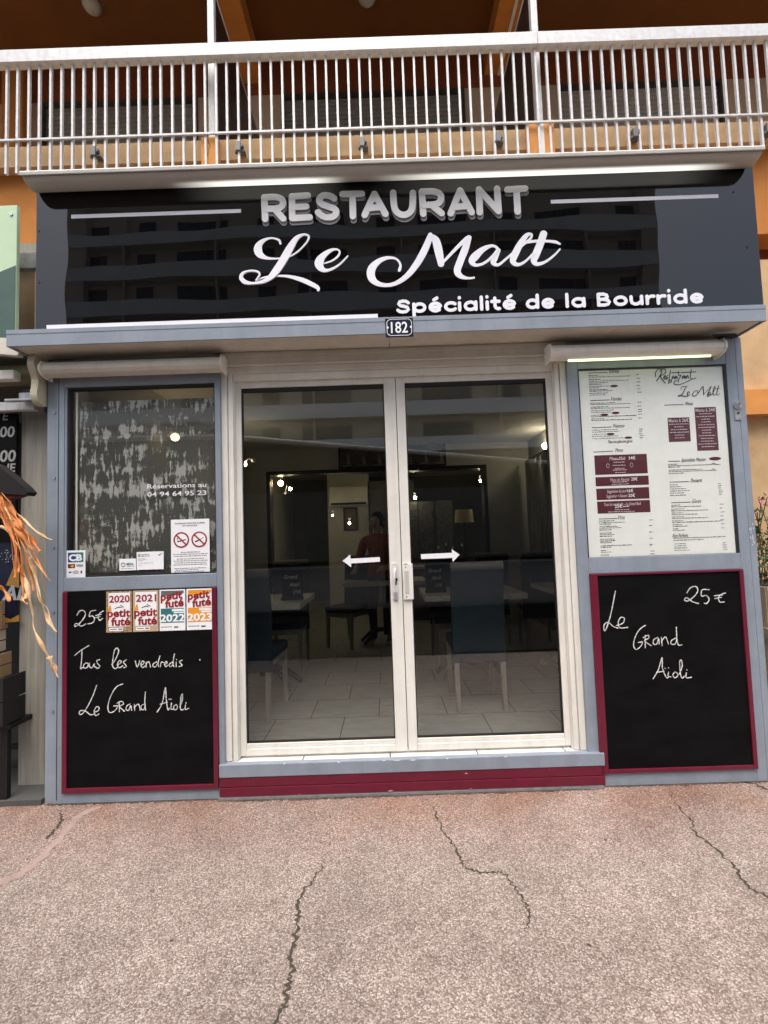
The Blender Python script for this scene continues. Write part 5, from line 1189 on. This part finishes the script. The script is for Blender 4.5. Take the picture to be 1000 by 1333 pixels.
# things in the far room
t = thing('air_conditioner', 'white wall air conditioner at the back of the room', 'air conditioner', (-.62, 6.9, 2.0))
a = at(428, 634, 5.98); b = at(479, 657, 5.98)
MB().box(a.x, b.x, 5.98, 6.2, b.z, a.z).build('body', mat('white plastic', (.6, .59, .52), .4), t, .02)
MB().box(a.x+.03, b.x-.03, 5.965, 5.985, b.z+.01, b.z+.05).build('vent', DARKM, t)
MB().box(-1.05, -.28, 6.2, 6.3, FZ, 2.68).build('inner_wall', ROOMW, rm)
t = thing('framed_picture', 'small dark framed picture below the air conditioner', 'picture', (-.2, 6.1, 1.6))
a = at(447, 661, 6.17); b = at(466, 690, 6.17)
MB().frame(a.x, b.x, b.z, a.z, 6.16, 6.2, .03, .03, .03, .03).build('frame', DARKM, t); MB().box(a.x+.03, b.x-.03, 6.18, 6.195, b.z+.03, a.z-.03).build('print', mat('brown print', (.12, .07, .05), .6, var=.6, scale=12), t)
t = thing('wide_picture', 'wide dark picture of sailing boats hung over the inner opening', 'picture', (.25, 3.98, 2.45))
a = at(440, 571, PY-.02); b = at(581, 606, PY-.02)
MB().frame(a.x, b.x, b.z, a.z, PY-.03, PY-.001, .02, .02, .02, .02).build('frame', DARKM, t)
MB().box(a.x+.02, b.x-.02, PY-.02, PY-.002, b.z+.02, a.z-.02).build('canvas', mat('grey seascape', (.07, .07, .065), .7, var=.7, scale=5, stretch=(.6, 1, 3)), t)
mb = MB()
for k in range(7):
    x = a.x+.12+k*(b.x-a.x-.2)/6; h = random.uniform(.10, .19)
    mb.plate([(x-.07, b.z+.05), (x+.07, b.z+.05), (x+.05, b.z+.035), (x-.05, b.z+.035)], PY-.0205-.0004*k, .0004); mb.plate([(x, b.z+.06), (x+.006, b.z+.06+h), (x+.05, b.z+.065)], PY-.0208-.0004*k, .0004)
mb.build('boat_print', mat('pale sail print', (.22, .21, .18), .7), t)
SCRN = mat('speckled dark wallpaper', (.015, .015, .015), .6, scale=34, col2=(.10, .10, .095))
t = thing('patterned_screen', 'dark screen with pale speckled pattern in the back room behind the right door', 'screen', (.8, 5.5, FZ))
for k in range(3): MB().box(.28+.30*k, .565+.30*k, 5.6+.06*(k % 2), 5.63+.06*(k % 2), FZ, 2.05).build('panel', SCRN, t)
t = thing('table_lamp', 'unlit table lamp with cream drum shade in the back room', 'lamp', (1.0, 4.9, .9))
q = at(604, 672, 4.9)
MB().lathe((q.x, 4.9, q.z), [(.15, -.10), (.135, .10)], 20).build('lamp_shade', mat('cream lamp shade', (.50, .45, .28), .8), t); MB().cyl((q.x, 4.9, .95), (q.x, 4.9, q.z+.1), .012, 8).build('stem', DARKM, t)
t = thing('counter', 'dark serving counter with bottles behind the opening', 'counter', (.9, 4.7, FZ))
MB().box(.2, 1.4, 4.6, 5.1, FZ, .95).build('body', ROOMD, t); MB().box(.15, 1.42, 4.55, 5.12, .95, .985).build('worktop', TOPW, t)
for k, (dx, h) in enumerate(((.62, .16), (.80, .30), (.92, .34), (1.02, .28), (1.16, .32))):
    lab = ('squat jar at the left end of the counter bottles', 'dark bottle next to the squat jar on the counter', 'tallest dark bottle on the counter', 'shorter dark bottle right of the tallest on the counter', 'dark bottle at the right end of the counter')[k]
    t = thing('bottle', lab, 'bottle', (dx, 4.68, .985), 'bottles on the counter')
    MB().lathe((dx, 4.68, .985), [(.001, 0), (.034, 0), (.036, h*.55), (.013, h*.75), (.012, h), (.001, h)], 14).build('body', mat('bottle glass', (.03, .035, .025), .15), t)
    MB().lathe((dx, 4.68, .985+h), [(.013, -.04), (.0135, .004), (.001, .005)], 10).build('cap', ALU, t)
# lamps
def spot(x, y, z, lab, m_, r=.022, arm=(0, 0, 0)):
    t = thing('wall_lamp', lab, 'lamp', (x, y, z), 'small lit lamps inside')
    MB().ball((x, y, z), r, 12).build('bulb', m_, t)
    e = Vector((x, y, z))+Vector(arm); MB().tube([(x, y, z+r*.6), ((x+e.x)/2, y, z+.06), e], .006, 6).cyl(tuple(e), (e.x, e.y, e.z+.03), .02, 10).build('arm', ALU, t)
def sp(px, py, Y): p = at(px, py, Y); return p.x, p.y, p.z
spot(*sp(228, 569, 1.35), 'glowing warm lamp seen through the peeling window film', LAMPN, .036, (-.06, .05, .05))
spot(*sp(318, 604, 2.4), 'lit lamp beside the left door jamb', LAMPH, .026, (.10, 0, .02))
spot(*sp(365.5, 629, 4.6), 'large warm lit lamp near the left of the inner opening', LAMPW, .040, (.0, .1, .10))
spot(*sp(378, 636.5, 4.3), 'small lit lamp just right of the large warm one', LAMPH, .024, (-.1, .1, -.06))
spot(*sp(709.5, 580.5, 3.2), 'lit lamp on the right side wall above the curtain', LAMPH, .036, (.06, 0, .03))
spot(*sp(626, 626, 4.9), 'lit spot above the cream lamp shade', LAMPH, .024, (0, .05, .06))
spot(*sp(633, 631, 4.9), 'second lit spot right of the cream lamp shade', LAMPH, .024, (0, .05, .06))
spot(*sp(540.5, 648, 5.4), 'lit spot before the patterned screen', LAMPH, .026, (0, .05, .06))
spot(*sp(433, 671, 5.6), 'tiny lit lamp left of the small framed picture', LAMPH, .014, (0, .05, .06))
spot(*sp(455, 681, 5.4), 'tiny lit lamp just left of the person', LAMPH, .018, (0, .05, .06))
# curtain and cord on the right
t = thing('curtain', 'long grey pleated curtain along the right side wall', 'curtain', (1.96, 2.6, .3))
mb = MB(); n = 60; vs = []
for i in range(n+1):
    y = 1.75+1.95*i/n; x = 1.93+.035*math.sin(i*1.35)+.012*math.sin(i*.5)
    vs += [(x, y, .30), (x, y, 2.38)]
mb.add(vs, [(2*i, 2*i+2, 2*i+3, 2*i+1) for i in range(n)], True); o = mb.build('cloth', mat('grey curtain cloth', (.22, .225, .22), .85, var=.2, scale=12, stretch=(1, 4, .3)), t)
o.modifiers.new('thick', 'SOLIDIFY').thickness = .004
MB().cyl((1.93, 1.70, 2.40), (1.93, 3.75, 2.40), .014, 10).build('rail', DARKM, t)
cord = MB().tube(spline([at(721, 500, .16), at(721.5, 600, .16), at(720.5, 700, .16), at(721, 745, .16), at(724, 763, .16), at(731, 769, .16), at(737, 768, .16)], 6), .004, 6).build('blind_cord', WHITE)
tag(cord, 'white blind cord hanging inside the right door glass', 'cord')

# ============================================================ person inside
def person():
    t = thing('person', 'person with dark hair and orange top standing inside the dim dining room', 'person', (-.08, 3.0, FZ))
    J = {'pelvis': (0, 0, .82, .115), 'belly': (0, -.01, .98, .115), 'chest': (0, -.03, 1.16, .125), 'neckb': (0, -.03, 1.28, .06), 'neck': (0, -.04, 1.33, .047), 'head': (0, -.05, 1.42, .078), 'crown': (0, -.04, 1.50, .066),
         'hipL': (-.09, 0, .78, .085), 'kneeL': (-.10, -.02, .44, .056), 'ankL': (-.10, .02, .08, .038), 'toeL': (-.11, -.13, .03, .03),
         'hipR': (.09, 0, .78, .085), 'kneeR': (.10, -.03, .44, .056), 'ankR': (.10, .02, .08, .038), 'toeR': (.11, -.13, .03, .03),
         'shL': (-.17, -.03, 1.23, .055), 'elL': (-.25, -.04, .98, .040), 'wrL': (-.20, -.24, .88, .026), 'palL': (-.18, -.31, .87, .03),
         'shR': (.17, -.03, 1.23, .055), 'elR': (.25, -.02, .98, .040), 'wrR': (.16, -.22, .90, .026), 'palR': (.13, -.28, .90, .03)}
    E_ = [('pelvis', 'belly'), ('belly', 'chest'), ('chest', 'neckb'), ('neckb', 'neck'), ('neck', 'head'), ('head', 'crown')]
    for s_ in 'LR': E_ += [('pelvis', 'hip'+s_), ('hip'+s_, 'knee'+s_), ('knee'+s_, 'ank'+s_), ('ank'+s_, 'toe'+s_), ('chest', 'sh'+s_), ('sh'+s_, 'el'+s_), ('el'+s_, 'wr'+s_), ('wr'+s_, 'pal'+s_)]
    for s_, sx_ in (('L', -1), ('R', 1)):
        p = Vector(J['pal'+s_][:3])
        for k in range(4):
            J[f'f{s_}{k}'] = (p.x+(k-1.5)*.02, p.y-.055-.008*(k in (1, 2)), p.z-.005, .0095); J[f'g{s_}{k}'] = (p.x+(k-1.5)*.021, p.y-.085-.01*(k in (1, 2)), p.z-.03, .008); E_ += [('pal'+s_, f'f{s_}{k}'), (f'f{s_}{k}', f'g{s_}{k}')]
        J['t'+s_] = (p.x-sx_*.045, p.y-.01, p.z, .011); E_.append(('pal'+s_, 't'+s_))
    names = list(J); me = bpy.data.meshes.new('body'); me.from_pydata([J[n_][:3] for n_ in names], [(names.index(a), names.index(b)) for a, b in E_], []); me.update()
    o = bpy.data.objects.new('body', me); COL.objects.link(o); md = o.modifiers.new('skin', 'SKIN'); sv = me.skin_vertices[0].data
    for i, n_ in enumerate(names): sv[i].radius = (J[n_][3], J[n_][3]*(.72 if n_ in ('pelvis', 'belly', 'chest') else 1)); sv[i].use_root = (n_ == 'pelvis')
    sb_ = o.modifiers.new('sub', 'SUBSURF'); sb_.levels = sb_.render_levels = 2
    dg = bpy.context.evaluated_depsgraph_get(); m2 = bpy.data.meshes.new_from_object(o.evaluated_get(dg)); bpy.data.objects.remove(o)
    m2.name = 'body'; m2.materials.clear()
    for m_ in (mat('skin', (.42, .25, .18), .5, var=.05), mat('dark trousers', (.02, .02, .025), .8)): m2.materials.append(m_)
    for p in m2.polygons: p.use_smooth = True; p.material_index = 1 if .06 < p.center.z < .84 and abs(p.center.x) < .2 and p.center.y > -.16 else 0
    o = bpy.data.objects.new('body', m2); COL.objects.link(o); o.parent = t
    # orange top: the torso and upper arms pushed out a little
    bm = bmesh.new(); bm.from_mesh(m2); bm.normal_update()
    kill = [f for f in bm.faces if not (.80 < f.calc_center_median().z < 1.29 and f.calc_center_median().y > -.16)]
    bmesh.ops.delete(bm, geom=kill, context='FACES')
    for v in bm.verts: v.co += v.normal*.010
    m3 = bpy.data.meshes.new('top'); bm.to_mesh(m3); bm.free(); m3.materials.clear(); m3.materials.append(mat('orange cloth', (.30, .08, .015), .85, var=.25, scale=25))
    for p in m3.polygons: p.material_index = 0
    c = bpy.data.objects.new('top', m3); COL.objects.link(c); c.parent = t
    c.modifiers.new('thick', 'SOLIDIFY').thickness = .004
    L_ = Vector(t.location)
    h = MB().ball(L_+Vector((0, -.025, 1.455)), .098, 16, (1, 1.05, 1.05)).ball(L_+Vector((0, .06, 1.40)), .055, 10)
    ho = h.build('hair', mat('dark hair', (.012, .009, .008), .6), t)
    f = MB().ball(L_+Vector((0, -.118, 1.425)), .062, 14, (.95, .55, 1.15)).ball(L_+Vector((0, -.158, 1.415)), .013, 8, (.8, 1, 1.3)); f.build('face', MATS['skin'], t)
    e = MB()
    for s_ in (-1, 1): e.ball(L_+Vector((s_*.026, -.147, 1.44)), .009, 8)
    e.box(L_.x-.02, L_.x+.02, L_.y-.152, L_.y-.146, L_.z+1.378, L_.z+1.384)
    e.build('eyes_and_mouth', DARKM, t)
    for s_ in (-1, 1): MB().ball(L_+Vector((s_*.088, -.05, 1.42)), .02, 8, (.4, .8, 1.3)).build('ear', MATS['skin'], t)
    t.rotation_euler = (0, 0, rad(-20))
person()

# ============================================================ across the street (seen only in the reflections)
op = thing('opposite_building', 'pale apartment block with long white balcony fronts mirrored in the sign and doors', 'building', (0, -34, 0))
OW = mat('opposite beige wall', (.62, .55, .42), .9, var=.1, scale=.5); OB = mat('opposite white balcony', (.85, .84, .80), .8, var=.1, scale=.6); OG = mat('opposite window', (.06, .065, .07), .35)
OX0, OX1 = -23.5, 21.5
MB().box(OX0, OX1, -46, -34.75, 0, 29.5).build('wall', OW, op)
MB().box(OX0-.4, OX0+.9, -46, -34.05, 0, 29.5).box(OX1-.9, OX1+.4, -46, -34.05, 0, 29.5).build('end_wall', OW, op)
for k in range(7):
    zb = 8.15+2.8*k
    MB().box(OX0-.3, OX1+.3, -34.75, -34.1, zb, zb+.15).build('balcony_floor', OB, op)
    MB().box(OX0-.3, OX1+.3, -34.1, -34.0, zb+.0, zb+1.12).build('balcony_front', OB, op)
    mb = MB(); fr = MB()
    for i in range(14):
        x = OX0+1.2+3.15*i+(.4 if i % 3 else -.3); wd = (1.3, 1.3, 2.4)[i % 3]
        mb.box(x, x+wd, -34.75, -34.70, zb+.95 if i % 2 else zb+.2, zb+2.35); [fr.box(x+wd*u-.05, x+wd*u+.05, -34.70, -34.67, zb+.2, zb+2.35) for u in ((.0, .5, 1.0) if wd < 2 else (0, .33, .67, 1.0))]
    mb.build('window_row', OG, op); fr.build('window_bars', mat('window bar brown', (.10, .08, .06), .6), op)
    mb = MB()
    for i in range(6): mb.box(OX0+3.8+7.2*i, OX0+3.95+7.2*i, -34.75, -34.1, zb+.15, zb+2.8)
    mb.build('balcony_divider', OW, op)
MB().box(OX0, OX1, -34.6, -34.2, .0, 8.1).build('arcade', mat('dark arcade', (.05, .05, .048), .7, var=.5, scale=.4), op)

# covered terrace behind the photographer, seen only mirrored in the door glass
tc_ = thing('terrace_canopy', 'flat dark terrace canopy on posts across the pavement, mirrored as a slanting line in the door glass', 'canopy', (0, -7, 0))
tc_['label'] = 'flat dark terrace canopy on posts, mirrored as a slanting line in the door glass'
TE = [(-9, -2.9), (-4.0, -3.0), (-1.77, -3.15), (3.1, -6.1), (9, -6.2), (9, -9.5), (-9, -9.5)]
MB().prism(TE, 2.70, 2.78, 'z').build('roof', mat('dark canopy cloth', (.03, .03, .03), .85, var=.2, scale=3), tc_)
edge = TE[:5]
for (xa_, ya_), (xb_, yb_) in zip(edge, edge[1:]): MB().tube([(xa_, ya_+.02, 2.74), (xb_, yb_+.02, 2.74)], .035, 8).build('edge_tube', ALU, tc_)
for xx, yy in ((-5.5, -6.4), (5.4, -6.6), (-5.5, -9.2), (5.4, -9.2), (0, -9.2)): MB().box(xx-.04, xx+.04, yy-.04, yy+.04, 0 if yy > -7 else -.12, 2.70).build('post', DARKM, tc_)

o = MB().prism([(-9, -3.02), (9, -3.02), (9, -6.98), (-9, -6.98)], .0, .03, 'z').build('terrace', mat('painted terrace shade', (.03, .028, .026), .95, var=.3, scale=6, spec=.0)); o['kind'] = 'structure'  # dark floor sheet added; the canopy's shade is put into its colour
